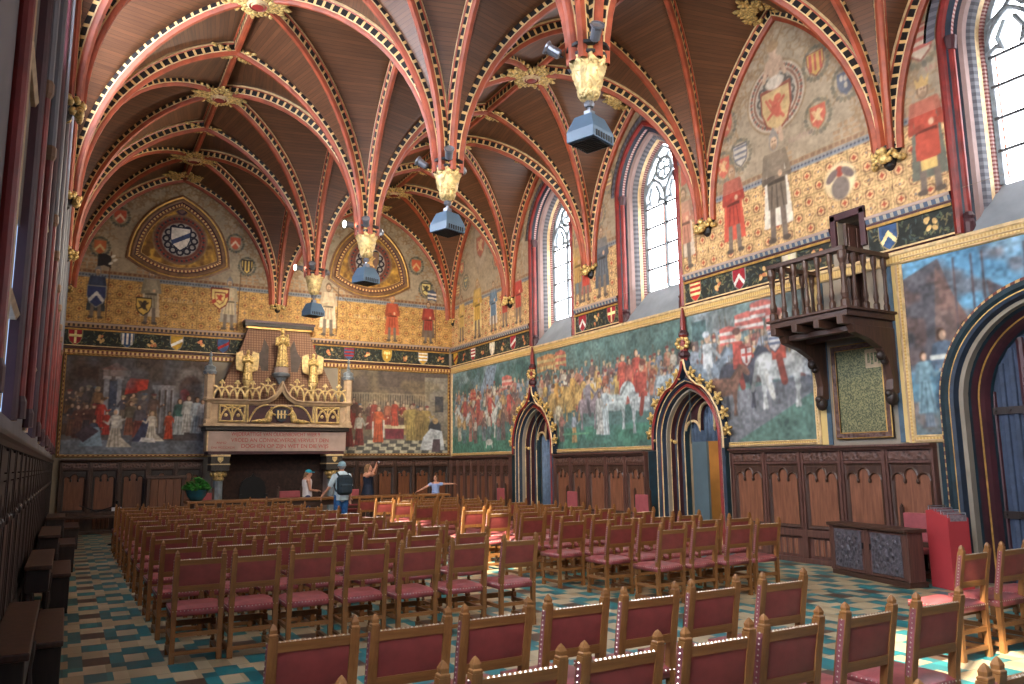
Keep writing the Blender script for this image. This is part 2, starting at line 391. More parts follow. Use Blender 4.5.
# ---------------------------------------------------------------- pigment canvases (wall paintings kept as point colours on fine grids)
class Cv:
    def __init__(s,w,h,res,bg=(120,110,100),seed=1):
        s.w,s.h,s.r=w,h,res; s.nx=int(round(w/res))+1; s.ny=int(round(h/res))+1
        s.a=np.zeros((s.ny,s.nx,3)); s.a[:]=bg; s.rng=np.random.RandomState(seed)
        s.X=np.linspace(0,w,s.nx)[None,:]; s.Y=np.linspace(0,h,s.ny)[:,None]
    def win(s,x0,x1,y0,y1):
        i0=max(0,int((x0)/s.r)-1); i1=min(s.nx,int((x1)/s.r)+3); j0=max(0,int((y0)/s.r)-1); j1=min(s.ny,int((y1)/s.r)+3)
        return (slice(j0,j1),slice(i0,i1)) if i1>i0 and j1>j0 else None
    def put(s,w,mask,col,a=1):
        m=(mask*a)[...,None]; s.a[w]=s.a[w]*(1-m)+np.asarray(col,float)*m
    def ell(s,x,y,rx,ry,col,rot=0,a=1,soft=.12):
        R=max(rx,ry)*1.2; w=s.win(x-R,x+R,y-R,y+R)
        if w is None: return
        dx=s.X[:,w[1]]-x; dy=s.Y[w[0]]-y; c,n=math.cos(rot),math.sin(rot)
        d=np.sqrt(((dx*c+dy*n)/rx)**2+((-dx*n+dy*c)/ry)**2)
        s.put(w,np.clip((1+soft-d)/(2*soft),0,1),col,a)
    def ring(s,x,y,r,wd,col,a=1):
        w=s.win(x-r-wd,x+r+wd,y-r-wd,y+r+wd)
        if w is None: return
        d=np.abs(np.sqrt((s.X[:,w[1]]-x)**2+(s.Y[w[0]]-y)**2)-r)
        s.put(w,(d<wd/2)*1.0,col,a)
    def poly(s,pts,col,a=1):
        xs=[p[0] for p in pts]; ys=[p[1] for p in pts]; w=s.win(min(xs),max(xs),min(ys),max(ys))
        if w is None: return
        X=s.X[:,w[1]]; Y=s.Y[w[0]]; ins=np.zeros((Y.shape[0],X.shape[1]),bool); n=len(pts)
        for i in range(n):
            x1,y1=pts[i]; x2,y2=pts[(i+1)%n]
            if y1==y2: continue
            ins^=((Y>min(y1,y2))&(Y<=max(y1,y2)))&(X<(x2-x1)*(Y-y1)/(y2-y1)+x1)
        s.put(w,ins*1.0,col,a)
    def rect(s,x0,x1,y0,y1,col,a=1): s.poly([(x0,y0),(x1,y0),(x1,y1),(x0,y1)],col,a)
    def line(s,x1,y1,x2,y2,wd,col,a=1):
        w=s.win(min(x1,x2)-wd,max(x1,x2)+wd,min(y1,y2)-wd,max(y1,y2)+wd)
        if w is None: return
        X=s.X[:,w[1]]; Y=s.Y[w[0]]; L2=max(1e-9,(x2-x1)**2+(y2-y1)**2)
        t=np.clip(((X-x1)*(x2-x1)+(Y-y1)*(y2-y1))/L2,0,1); d=np.sqrt((X-x1-t*(x2-x1))**2+(Y-y1-t*(y2-y1))**2)
        s.put(w,np.clip((wd*.5-d)/(s.r)+.7,0,1),col,a)
    def noise(s,cell,seed=None):
        rg=np.random.RandomState(seed) if seed is not None else s.rng
        nx=int(s.w/cell)+3; ny=int(s.h/cell)+3; g=rg.rand(ny,nx)
        fx=s.X[0]/cell; fy=s.Y[:,0]/cell; ix=fx.astype(int); iy=fy.astype(int); tx=(fx-ix); ty=(fy-iy)
        tx=tx*tx*(3-2*tx); ty=(ty*ty*(3-2*ty))[:,None]
        a=g[np.ix_(iy,ix)]*(1-tx)+g[np.ix_(iy,ix+1)]*tx; b=g[np.ix_(iy+1,ix)]*(1-tx)+g[np.ix_(iy+1,ix+1)]*tx
        return a*(1-ty)+b*ty
    def wash(s,col,cell,amt,lo=.3,hi=.75):
        m=np.clip((s.noise(cell)-lo)/(hi-lo),0,1)[...,None]*amt; s.a=s.a*(1-m)+np.asarray(col,float)*m
    def grade(s,bot,top):
        t=np.linspace(0,1,s.ny)[:,None,None]; s.a[:]=np.asarray(bot,float)*(1-t)+np.asarray(top,float)*t
    def soften(s,n,fade,tone):
        for _ in range(n):
            p=np.pad(s.a,((1,1),(1,1),(0,0)),mode='edge'); s.a=(p[:-2,1:-1]+p[2:,1:-1]+p[1:-1,:-2]+p[1:-1,2:]+2*s.a)/6
        s.a=s.a*(1-fade)+np.asarray(tone,float)*fade
    def strokes(s,amt=.16):
        f=1+amt*(s.noise(.05)-.5)*2+amt*.8*(s.noise(.16)-.5)*2+amt*.6*(s.rng.rand(s.ny,s.nx)-.5); s.a=np.clip(s.a*f[...,None],4,250)
    def mesh(s,name,mapf,s0,z0,b,parent=None,hole=None,thick=.012):
        x=s.X[0]+s0; z=s.Y[:,0]+z0; GX,GZ=np.meshgrid(x,z)
        p0=np.array(mapf(0,0,b),float); px=np.array(mapf(1,0,b),float)-p0; pz=np.array(mapf(0,1,b),float)-p0
        V=p0+GX[...,None]*px+GZ[...,None]*pz; nv=s.nx*s.ny
        id_=np.arange(nv).reshape(s.ny,s.nx)
        F=np.stack([id_[:-1,:-1],id_[:-1,1:],id_[1:,1:],id_[1:,:-1]],-1)
        cx=(GX[:-1,:-1]+GX[1:,1:])/2; cz=(GZ[:-1,:-1]+GZ[1:,1:])/2
        keep=np.ones(cx.shape,bool)
        if hole is not None: keep=~hole(cx,cz)
        F=F[keep].reshape(-1,4); V=V.reshape(-1,3)
        # a back skin and rim give the plaster skin its thickness
        o0=np.array(mapf(0,0,b-thick),float)-p0
        corners=[(x[0],z[0]),(x[-1],z[0]),(x[-1],z[-1]),(x[0],z[-1])]
        E=np.array([p0+c[0]*px+c[1]*pz+o0 for c in corners]); fc=[id_[0,0],id_[0,-1],id_[-1,-1],id_[-1,0]]
        extra=[[nv+i,nv+(i+1)%4,fc[(i+1)%4],fc[i]] for i in range(4)]
        V=np.vstack([V,E]); F=np.vstack([F,np.array(extra)])
        me=bpy.data.meshes.new(name); me.vertices.add(len(V)); me.vertices.foreach_set('co',V.astype(np.float32).ravel())
        me.loops.add(F.size); me.loops.foreach_set('vertex_index',F.astype(np.int32).ravel())
        me.polygons.add(len(F)); me.polygons.foreach_set('loop_start',np.arange(0,F.size,4,dtype=np.int32))
        me.update(calc_edges=True)
        ca=me.color_attributes.new('pigment','FLOAT_COLOR','POINT'); C=np.ones((len(V),4),np.float32); C[:nv,:3]=lin(s.a.reshape(-1,3)); C[nv:,:3]=.1
        ca.data.foreach_set('color',C.ravel()); me.materials.append(M['painted_surface'])
        ob=bpy.data.objects.new(name,me); COL.objects.link(ob)
        if parent is not None: ob.parent=parent
        return ob
SKIN=(206,164,132)
def dk(c,k=.6): return tuple(x*k for x in c)
def person(cv,x,y,h,robe,top=None,hair=(74,48,34),d=1,kneel=False,hat=None,a=1):
    top=top or robe; r=cv.rng
    w=.15*h*(1.25 if kneel else 1)
    cv.poly([(x-.09*h,y+.6*h),(x+.09*h,y+.6*h),(x+w*1.05,y),(x-w,y)],robe,a)
    if kneel: cv.poly([(x,y+.4*h),(x-d*.42*h,y),(x,y)],robe,a)
    for k in range(3):
        t=(k-1)*.09*h; cv.line(x+t*.5,y+.55*h,x+t*1.3+r.uniform(-.02,.02)*h,y,.022*h,dk(robe,.66),.8*a)
    cv.poly([(x-.115*h,y+.8*h),(x+.115*h,y+.8*h),(x+.09*h,y+.5*h),(x-.09*h,y+.5*h)],top,a)
    cv.ell(x,y+.79*h,.12*h,.05*h,top,a=a)
    cv.line(x-d*.1*h,y+.77*h,x-d*.14*h,y+.5*h,.055*h,dk(top,.8),a)
    cv.line(x+d*.1*h,y+.77*h,x+d*.17*h,y+.6*h,.055*h,dk(top,.88),a); cv.line(x+d*.17*h,y+.6*h,x+d*.26*h,y+.66*h,.045*h,dk(top,.9),a)
    cv.ell(x+d*.28*h,y+.67*h,.025*h,.025*h,SKIN,a=a)
    cv.ell(x,y+.915*h,.06*h,.08*h,hair,a=a); cv.ell(x+d*.015*h,y+.905*h,.045*h,.062*h,SKIN,a=a)
    if hat: cv.ell(x,y+.965*h,.075*h,.04*h,hat,a=a)
def horse(cv,x,y,s,col,d=1,rider=None,rc=(150,40,40)):
    D=dk(col,.62)
    for k,(ox,bend) in enumerate(((-.36,.05),(-.27,-.06),(.26,.07),(.35,-.04))):
        c=dk(col,.8) if k%2 else col
        cv.line(x+d*ox*s,y+.55*s,x+d*(ox+bend)*s,y+.28*s,.085*s,c); cv.line(x+d*(ox+bend)*s,y+.28*s,x+d*(ox+bend*.3)*s,y,.05*s,c)
    cv.ell(x,y+.62*s,.44*s,.2*s,col); cv.ell(x-d*.27*s,y+.65*s,.22*s,.2*s,col); cv.ell(x,y+.53*s,.3*s,.09*s,D,a=.45)
    cv.poly([(x+d*.24*s,y+.5*s),(x+d*.42*s,y+.62*s),(x+d*.62*s,y+1.0*s),(x+d*.48*s,y+1.06*s),(x+d*.2*s,y+.78*s)],col)
    cv.ell(x+d*.64*s,y+.95*s,.17*s,.075*s,col,rot=-d*.75); cv.line(x+d*.24*s,y+.8*s,x+d*.5*s,y+1.06*s,.06*s,D,.8)
    cv.line(x-d*.44*s,y+.7*s,x-d*.56*s,y+.3*s,.08*s,D,.9)
    if rider:
        cv.poly([(x-.14*s,y+.72*s),(x+.14*s,y+.72*s),(x+.12*s,y+1.22*s),(x-.12*s,y+1.22*s)],rc); cv.line(x,y+.75*s,x+d*.08*s,y+.38*s,.12*s,dk(rc,.7))
        cv.line(x+.1*s*d,y+1.15*s,x+d*.34*s,y+.92*s,.075*s,dk(rc,.85)); cv.ell(x+d*.02*s,y+1.34*s,.085*s,.11*s,SKIN); cv.ell(x-d*.02*s,y+1.42*s,.1*s,.07*s,rider)
def crowd(cv,x0,x1,y,h,n,pal,jit=.1):
    for i in range(n):
        x=x0+(x1-x0)*(i+.5)/n+cv.rng.uniform(-jit,jit); c=pal[cv.rng.randint(len(pal))]; t=pal[cv.rng.randint(len(pal))]
        person(cv,x,y+cv.rng.uniform(-.06,.06),h*cv.rng.uniform(.88,1.08),c,t,hair=[(60,44,36),(96,66,44),(150,120,80)][cv.rng.randint(3)],d=cv.rng.choice([-1,1]),hat=[None,None,(120,50,46),(70,84,104),(180,160,120)][cv.rng.randint(5)])
def spears(cv,x0,x1,y0,y1,n,col=(84,74,64)):
    for i in range(n):
        x=cv.rng.uniform(x0,x1); cv.line(x,y0,x+cv.rng.uniform(-.12,.12),y1+cv.rng.uniform(-.25,.1),.018,col,.8)
def banner(cv,x,y,w,h,c1,c2):
    cv.poly([(x,y),(x+w*.5,y+h*.12),(x+w,y-h*.05),(x+w*.94,y+h*.9),(x+w*.5,y+h*1.1),(x,y+h)],c1)
    for k in range(2): cv.poly([(x,y+h*(.2+.4*k)),(x+w,y+h*(.16+.4*k)),(x+w,y+h*(.34+.4*k)),(x,y+h*(.38+.4*k))],c2)
def shield(cv,x,y,s,base,kind='lion',ch=(230,200,120),wreath=True):
    if wreath:
        for k in range(22):
            t=2*pi*k/22; cv.ell(x+math.cos(t)*s*.66,y+math.sin(t)*s*.76,s*.13,s*.09,[(66,74,66),(88,84,66),(50,58,60)][k%3],rot=t*1.7,a=.8)
    P=[(x-s*.42,y+s*.5),(x+s*.42,y+s*.5),(x+s*.42,y),(x+s*.3,y-s*.34),(x,y-s*.58),(x-s*.3,y-s*.34),(x-s*.42,y)]
    cv.poly([(x+(px-x)*1.13,y+(py-y)*1.13) for px,py in P],dk(ch,.6)); cv.poly(P,base)
    if kind=='lion':
        cv.ell(x,y,s*.13,s*.24,ch,rot=.3); cv.ell(x+s*.06,y+s*.26,s*.11,s*.1,ch)
        for t in (.7,2.2,3.7,5.4): cv.line(x,y,x+math.cos(t)*s*.32,y+math.sin(t)*s*.34,s*.07,ch)
        cv.line(x-s*.1,y-s*.1,x-s*.3,y+s*.3,s*.05,ch)
    elif kind=='bars':
        for k in (-.28,0,.28): cv.rect(x-s*.4,x+s*.4,y+s*k+s*.04,y+s*k+s*.17,ch)
    elif kind=='pales':
        for k in (-.28,0,.28): cv.rect(x+s*k-s*.07,x+s*k+s*.07,y-s*.36,y+s*.48,ch)
    elif kind=='bend': cv.poly([(x-s*.42,y-s*.14),(x+s*.42,y+s*.34),(x+s*.42,y+s*.1),(x-s*.36,y-s*.34)],ch)
    elif kind=='chevron': cv.poly([(x-s*.38,y-s*.2),(x,y+s*.28),(x+s*.38,y-s*.2),(x+s*.3,y-s*.36),(x,y+.02*s),(x-s*.3,y-s*.36)],ch)
    elif kind=='fleur':
        for a_,b_ in ((-.2,.25),(.2,.25),(0,-.12),(0,.2)): cv.ell(x+a_*s,y+b_*s,s*.09,s*.14,ch)
    elif kind=='cross': cv.rect(x-s*.07,x+s*.07,y-s*.45,y+s*.48,ch); cv.rect(x-s*.4,x+s*.4,y+.02*s,y+s*.17,ch)
def knight(cv,x,y,h,tunic,cape,hair=(80,60,44),banner_=None,shd=None,helm=False,spear=False):
    leg=(104,92,84); X_=cv.X; x0_=x; cv.X=x+(cv.X-x)/.8; cv_r=cv.win
    cv.win=lambda a,b,c,d:cv_r(x+(a-x)*.8,x+(b-x)*.8,c,d)
    cv.poly([(x-.13*h,y+.8*h),(x+.13*h,y+.8*h),(x+.2*h,y+.14*h),(x-.2*h,y+.14*h)],cape)
    for sx in (-.065,.065): cv.line(x+sx*h,y+.42*h,x+sx*1.25*h,y+.03*h,.07*h,leg); cv.ell(x+sx*1.5*h,y+.02*h,.06*h,.025*h,dk(leg,.7))
    cv.poly([(x-.12*h,y+.81*h),(x+.12*h,y+.81*h),(x+.13*h,y+.3*h),(x-.13*h,y+.3*h)],tunic); cv.rect(x-.12*h,x+.12*h,y+.52*h,y+.555*h,dk(tunic,.5))
    for k in (-.06,.0,.06): cv.line(x+k*h,y+.5*h,x+k*1.4*h,y+.31*h,.014*h,dk(tunic,.65))
    cv.line(x-.13*h,y+.78*h,x-.17*h,y+.56*h,.06*h,dk(tunic,.85)); cv.line(x-.17*h,y+.56*h,x-.04*h,y+.58*h,.05*h,dk(tunic,.8))
    cv.line(x+.13*h,y+.78*h,x+.18*h,y+.58*h,.06*h,dk(tunic,.85)); cv.line(x+.18*h,y+.58*h,x+.08*h,y+.6*h,.05*h,dk(tunic,.9)); cv.ell(x+.06*h,y+.6*h,.03*h,.03*h,SKIN)
    cv.ell(x,y+.9*h,.065*h,.085*h,(110,110,114) if helm else hair); cv.ell(x,y+.89*h,.047*h,.062*h,SKIN); cv.ell(x,y+.855*h,.035*h,.03*h,dk(hair,.9),a=.5); cv.line(x-.02*h,y+.905*h,x-.01*h,y+.905*h,.012*h,(70,50,40)); cv.line(x+.015*h,y+.905*h,x+.025*h,y+.905*h,.012*h,(70,50,40))
    if helm: cv.poly([(x-.075*h,y+.94*h),(x+.075*h,y+.94*h),(x,y+1.04*h)],(120,120,124))
    if spear: cv.line(x+.2*h,y,x+.24*h,y+1.12*h,.018*h,(90,66,48))
    if banner_:
        cv.line(x+.22*h,y+.05*h,x+.25*h,y+1.3*h,.02*h,(104,70,50)); banner(cv,x-.02*h,y+1.0*h,.28*h,.24*h,banner_[0],banner_[1])
    if shd: shield(cv,x+shd[3]*h,y+.5*h,.34*h,shd[0],shd[1],shd[2],False)
    cv.X=X_; del cv.win
def diaper(cv,y0,y1,gold,dark,accent,p=.23):
    w=(slice(int(y0/cv.r),int(y1/cv.r)),slice(0,cv.nx)); X=cv.X[:,w[1]]+0*cv.Y[w[0]]; Y=cv.Y[w[0]]-y0+0*X
    cv.put(w,np.ones(X.shape),gold)
    ix=np.floor(X/p); iy=np.floor(Y/p); fx=X/p-ix-.5; fy=Y/p-iy-.5; r=np.sqrt(fx**2+fy**2); odd=((ix+iy)%2==0)
    ang=np.arctan2(fy,fx)
    cv.put(w,(((r>.3)&(r<.38))&odd)*1.0,dark,.9); cv.put(w,((r<.17+.05*np.cos(4*ang))&odd)*1.0,accent,.9)
    cv.put(w,((np.abs(r-.2-.12*np.cos(4*ang))<.05)&~odd)*1.0,dark,.75); cv.put(w,((r<.07)&~odd)*1.0,(70,80,104),.9)
    cv.put(w,((np.abs(np.abs(fx)+np.abs(fy)-.62)<.045))*1.0,dk(gold,.66),.9); cv.put(w,((np.maximum(np.abs(fx),np.abs(fy))>.46))*1.0,dk(gold,.5),.6)
def castle_line(cv,y,gold=(196,150,92)):
    """painted parapet above the gold band: a dotted blue band, a brick course and small stepped turrets"""
    cv.rect(0,cv.w,y,y+.10,(120,128,138)); k=0; x=0
    while x<cv.w: cv.ell(x,y+.05,.022,.022,(60,66,84)); x+=.075
    cv.rect(0,cv.w,y+.10,y+.2,(150,118,86)); x=0
    while x<cv.w: cv.rect(x,x+.08,y+.12,y+.18,(112,74,54)); x+=.12
    x=.55
    while x<cv.w:
        for j,wd in enumerate((.26,.26,.17)):
            for q in range(3): cv.rect(x-wd+q*wd*.7,x-wd+q*wd*.7+wd*.5,y+.22+.1*j,y+.29+.1*j,(158,124,92))
        x+=1.35
def tendrils(cv,c,hw,zs,za,seed,col=(128,98,66)):
    rg=np.random.RandomState(seed); pts=arch(c,hw,zs-1.0,zs,za,18)
    for i in range(len(pts)-1):
        for q in range(11):
            t=rg.rand(); x=pts[i][0]*(1-t)+pts[i+1][0]*t; z=pts[i][1]*(1-t)+pts[i+1][1]*t
            k=abs(rg.normal(0,.26))+.08; dx=(c-x); dz=(zs+.5-z); L_=math.hypot(dx,dz)+1e-6
            px,pz=x+dx/L_*k,z+dz/L_*k; a0=rg.uniform(0,6.3)
            for m in range(3): cv.ell(px+.05*math.cos(a0+m*2.1),pz+.05*math.sin(a0+m*2.1),.05,.022,col,rot=a0+m*2.1,a=.55)
def medallion(cv,x,y,r,c_bg=(190,176,160),n=30,petal=(44,50,56)):
    cv.ell(x,y,r,r,(128,104,76),soft=.02); cv.ell(x,y,r*.94,r*.94,c_bg,soft=.02)
    for k in range(n*2): t=pi*k/n; cv.ell(x+math.cos(t)*r*.84,y+math.sin(t)*r*.84,r*.045,r*.045,(120,48,42) if k%2 else (60,56,60))
    cv.ring(x,y,r*.73,r*.07,(104,60,52)); cv.ell(x,y,r*.66,r*.66,(150,146,142),soft=.03)
    for k in range(12):
        t=2*pi*k/12; cv.ring(x+math.cos(t)*r*.5,y+math.sin(t)*r*.5,r*.11,r*.07,petal)
def text_ticks(cv,x,y,w,h,col=(92,74,64)):
    t=x
    while t<x+w:
        k=cv.rng.rand()
        if k>.18: cv.line(t,y,t+cv.rng.uniform(-.3,.3)*h,y+h,.011,col,.7)
        t+=h*.62
# ---------------------------------------------------------------- room shell
def struct(o): o['kind']='structure'; return o
RWIN=[(22.86-16.75,.97),(22.86-12.8,.97),(22.86-5.04,.97),(22.86-1.1,.97)]      # (s centre, half width) on the window wall
W0,WS,WA=4.76,7.6,9.05
LWIN=[YE-LB*(k+.5) for k in range(6)]; LWIN[4]+=.36; LHW=.98
P1,P2,P3=22.86-17.62,22.86-11.72,22.86-4.98
def wall_with_holes(name,outline,holes,mapf,mat,depth=.7):
    from mathutils.geometry import tessellate_polygon
    loops=[outline]+holes; T=tessellate_polygon([[Vector((x,z,0)) for x,z in lp] for lp in loops])
    mb=MB(); flat=[p for lp in loops for p in lp]
    fr=[mb.add(mapf(x,z,0)) for x,z in flat]; bk=[mb.add(mapf(x,z,-depth)) for x,z in flat]
    for t in T: mb.face([fr[i] for i in t]); mb.face([bk[i] for i in reversed(t)])
    o=0
    for lp in loops:
        n=len(lp)
        for i in range(n): j=(i+1)%n; mb.face((fr[o+i],fr[o+j],bk[o+j],bk[o+i]))
        o+=n
    return struct(mb.build(name,[mat]))
mb=MB(); mb.bx(XL-.7,XR+3.2,YB-.7,YE+.7,-.2,0); struct(mb.build('floor',['floor_tiles']))
BALD=(22.86-8.05,22.86-7.62)     # balcony doorway in s
holes=[arch(c,h,W0,WS,WA) for c,h in RWIN]+[arch(P1,.74,.003,2.1,3.05),arch(P2,.74,.003,2.1,3.05),arch(P3,1.3,.003,2.4,3.72),[(BALD[0],3.8),(BALD[0],5.5),(BALD[1],5.5),(BALD[1],3.8)]]
wall_with_holes('wall_right',[(0,0),(0,10.3),(23.76,10.3),(23.76,0)],holes,mapR,'plaster')
wall_with_holes('wall_left',[(YB,0),(YB,10.3),(YE,10.3),(YE,0)],[arch(y,LHW,1.98,7.7,9.1) for y in LWIN],mapL,'plaster_gray')
mb=MB(); mb.bx(XL-.7,XR+.7,YE,YE+.5,0,10.3); struct(mb.build('wall_end',['plaster']))
mb=MB(); mb.bx(XL-.7,XR+.7,YB-.5,YB,0,10.3); struct(mb.build('wall_back',['plaster_gray']))
# little closed rooms behind the open portal and the balcony door, so that no sky shows through
mb=MB()
for c,h,zt in ((P1,1.2,3.4),(P2,1.6,3.4),(P3,1.9,4.3),((BALD[0]+BALD[1])/2,.7,5.9)):
    y=YE-c; x0=XR+.7; x1=XR+2.8
    mb.bx(x1,x1+.1,y-h,y+h,0,zt,0); mb.bx(x0,x1,y-h-.1,y-h,0,zt,0); mb.bx(x0,x1,y+h,y+h+.1,0,zt,0); mb.bx(x0,x1+.1,y-h-.1,y+h+.1,zt,zt+.1,0)
struct(mb.build('wall_passage',['ochre_room']))
# ---- vault
NX=[XL,XM,XR]; NY=[YE-LB*k for k in range(7)]; HV=ZTOP-ZSP; R0=.02
def half(a,n=18):
    a=a-R0; R=(a*a+HV*HV)/(2*a); out=[]
    ph=math.asin(min(1,HV/R))
    for i in range(n+1): t=ph*i/n; out.append((R0+R-R*math.cos(t),ZSP+R*math.sin(t)))
    return out
def at_level(a,n=16):
    a=a-R0; R=(a*a+HV*HV)/(2*a); out=[]
    for i in range(n+1):
        q=math.sin(pi/2*i/n)**1.0; z=HV*q; out.append(R0+R-math.sqrt(max(0,R*R-z*z)))
    return out
n=16; zz=[ZSP+HV*math.sin(pi/2*i/n) for i in range(n+1)]
mb=MB()
for ix in range(2):
    for iy in range(6):
        x0,x1=NX[ix],NX[ix+1]; y0,y1=NY[iy+1],NY[iy]; hx,hy=(x1-x0)/2,(y1-y0)/2; dg=math.hypot(hx,hy)
        D=at_level(dg); SX=at_level(hx); SY=at_level(hy)
        for cx,dx in ((x0,1),(x1,-1)):
            for cy,dy in ((y0,1),(y1,-1)):
                d=[(cx+dx*t*hx/dg,cy+dy*t*hy/dg) for t in D]; a=[(cx+dx*t,cy) for t in SX]; b=[(cx,cy+dy*t) for t in SY]
                for side in (a,b):
                    arc=0; prev=None; m=6; rows=[]
                    for i in range(n+1):
                        if prev is not None: arc+=math.hypot(math.hypot(side[i][0]-prev[0],side[i][1]-prev[1]),zz[i]-prev[2])
                        prev=(side[i][0],side[i][1],zz[i]); ln=math.hypot(side[i][0]-d[i][0],side[i][1]-d[i][1])
                        rows.append([(mb.add((side[i][0]*(1-k/m)+d[i][0]*k/m,side[i][1]*(1-k/m)+d[i][1]*k/m,zz[i])),(ln*k/m+iy*1.7,arc)) for k in range(m+1)])
                    for i in range(n):
                        for k in range(m):
                            q=(rows[i][k],rows[i][k+1],rows[i+1][k+1],rows[i+1][k]); mb.face([p[0] for p in q],0,[p[1] for p in q])
ceiling=mb.build('ceiling',['vault_planks'],smooth=True); struct(ceiling)
sol=ceiling.modifiers.new('thick','SOLIDIFY'); sol.thickness=.1; sol.offset=1
RP=[(.02,-.1),(-.03,-.105),(-.05,-.078),(-.165,-.072),(-.185,-.066),(-.215,-.055),(-.255,-.03),(-.255,.03),(-.215,.055),(-.185,.066),(-.165,.072),(-.05,.078),(-.03,.105),(.02,.1)]
RM=[2,0,1,2,0,0,3,0,0,2,1,0,2]
RP=[(a*.92,b*.92) for a,b in RP]
def rib(p,q,halfwall=0,name='rib'):
    p,q=Vector(p),Vector(q); d=q-p; Lg=d.length; d.normalize(); nrm=Vector((-d.y,d.x))
    h=half(Lg/2,16); pts=h+[(Lg-s,z) for s,z in h[:-1]][::-1]
    def mp(s,z,b):
        v=p+d*s+nrm*(b+halfwall); return (v.x,v.y,z)
    mb=MB(); mb.sweep(pts,RP,mp,RM,capends=False)
    return mb.build(name,['rib_red','rib_dash','cream','rib_red'],ceiling,smooth=False)
for ix in range(2):
    for iy in range(7): rib((NX[ix],NY[iy]),(NX[ix+1],NY[iy]),{0:-.06,6:.06}.get(iy,0))
    for iy in range(6):
        rib((NX[ix],NY[iy+1]),(NX[ix+1],NY[iy])); rib((NX[ix+1],NY[iy+1]),(NX[ix],NY[iy]))
for ix in range(3):
    for iy in range(6): rib((NX[ix],NY[iy+1]),(NX[ix],NY[iy]),{0:-.06,1:0,2:.06}[ix])
for ix in range(2):
    xc=(NX[ix]+NX[ix+1])/2
    for iy in range(6):
        for ya,yb in ((NY[iy+1],(NY[iy]+NY[iy+1])/2),((NY[iy]+NY[iy+1])/2,NY[iy])):
            mb=MB(); mb.sweep([(ya+.1,ZTOP),(yb-.1,ZTOP)],RP,lambda s,z,b,xc=xc:(xc+b,s,z),RM); mb.build('ridge_rib',['rib_red','rib_dash','cream','rib_red'],ceiling)
# ---- gilded leaf bosses
def spray(mb,c,ang,ln,tilt=-.1,w=.11):
    d=Vector((math.cos(ang),math.sin(ang),0)); s_=Vector((-d.y,d.x,0)); k=4
    Rm=Matrix.Rotation(ang,3,'Z')
    for i in range(k):
        t=.18+ln*i/k; 
        mb.ell(Vector(c)+d*(t+.06)+Vector((0,0,tilt*t)),(.1,.05,.035),0,6,4,Rm)
        for sg in (-1,1):
            if i==k-1 and sg: ww=w*.55
            else: ww=w
            mb.ell(Vector(c)+d*t+s_*sg*ww+Vector((0,0,tilt*t-.015)),(.085,.045,.03),0,6,4,Matrix.Rotation(ang+sg*.75,3,'Z'))
    mb.ell(Vector(c)+d*(.2+ln)+Vector((0,0,tilt*ln)),(.09,.045,.03),0,6,4,Rm)
def boss(name,x,y,angs,lens,label,group,z=9.57,hub=True):
    e=empty(name,(x,y,z),0,label,'boss',group)
    mb=MB()
    for a,l in zip(angs,lens): spray(mb,(0,0,0),a,l,.12)
    mb.build('leaf_spray',['gold_leaf'],e,smooth=True)
    if hub:
        m2=MB(); m2.lathe([(.19,.1),(.19,-.02),(.15,-.05),(.12,-.03),(.1,-.06),(.03,-.07)],(0,0,0),16,[0,1,0,1,0]); m2.build('hub',['red_shaft','cream'],e,smooth=False)
    return e
for ix in range(2):
    xc=(NX[ix]+NX[ix+1])/2; hx=(NX[ix+1]-NX[ix])/2; nave='desk side' if ix==0 else 'portal side'
    for iy in range(6):
        yc=(NY[iy]+NY[iy+1])/2; a=math.atan2(LB/2,hx)
        boss('crossing_boss',xc,yc,[a,pi-a,-a,pi+a,pi/2,-pi/2,0,pi],[.52,.52,.52,.52,.26,.26,.3,.3],f'large gilded leaf boss at a rib crossing, {ordn(iy)} from the fireplace, {nave}','gilded leaf bosses where diagonal ribs cross')
        if iy>0: boss('ridge_boss',xc,NY[iy],[0,pi,.6,pi-.6],[.5,.5,.3,.3],f'smaller gilded leaf boss over the {ordn(iy-1)} cross arch from the fireplace, {nave}','gilded leaf bosses on the cross arches',9.62,False)
for iy in range(6):
    yc=(NY[iy]+NY[iy+1])/2
    boss('middle_boss',XM,yc,[pi/2,-pi/2,.3,pi-.3],[.3,.3,.26,.26],f'small gilded leaf boss on the middle arch of the {ordn(iy)} bay from the fireplace','gilded leaf bosses on the middle arches',9.62,False)
    boss('wall_boss',XR-.3,yc,[pi/2,-pi/2,pi,pi-.5,pi+.5],[.28,.28,.42,.3,.3],f'small gilded leaf boss topping the lunette of the {ordn(iy)} window-wall bay','gilded leaf bosses topping the lunettes',9.6,False)
for ix in range(2):
    boss('end_wall_boss',(NX[ix]+NX[ix+1])/2,YE-.3,[0,pi,-pi/2,-.6,pi+.6],[.34,.34,.36,.3,.3],['small gilded leaf boss topping the end lunette with the white shield','small gilded leaf boss topping the end lunette beside the windows'][ix],'gilded leaf bosses on the end wall',9.6,False)
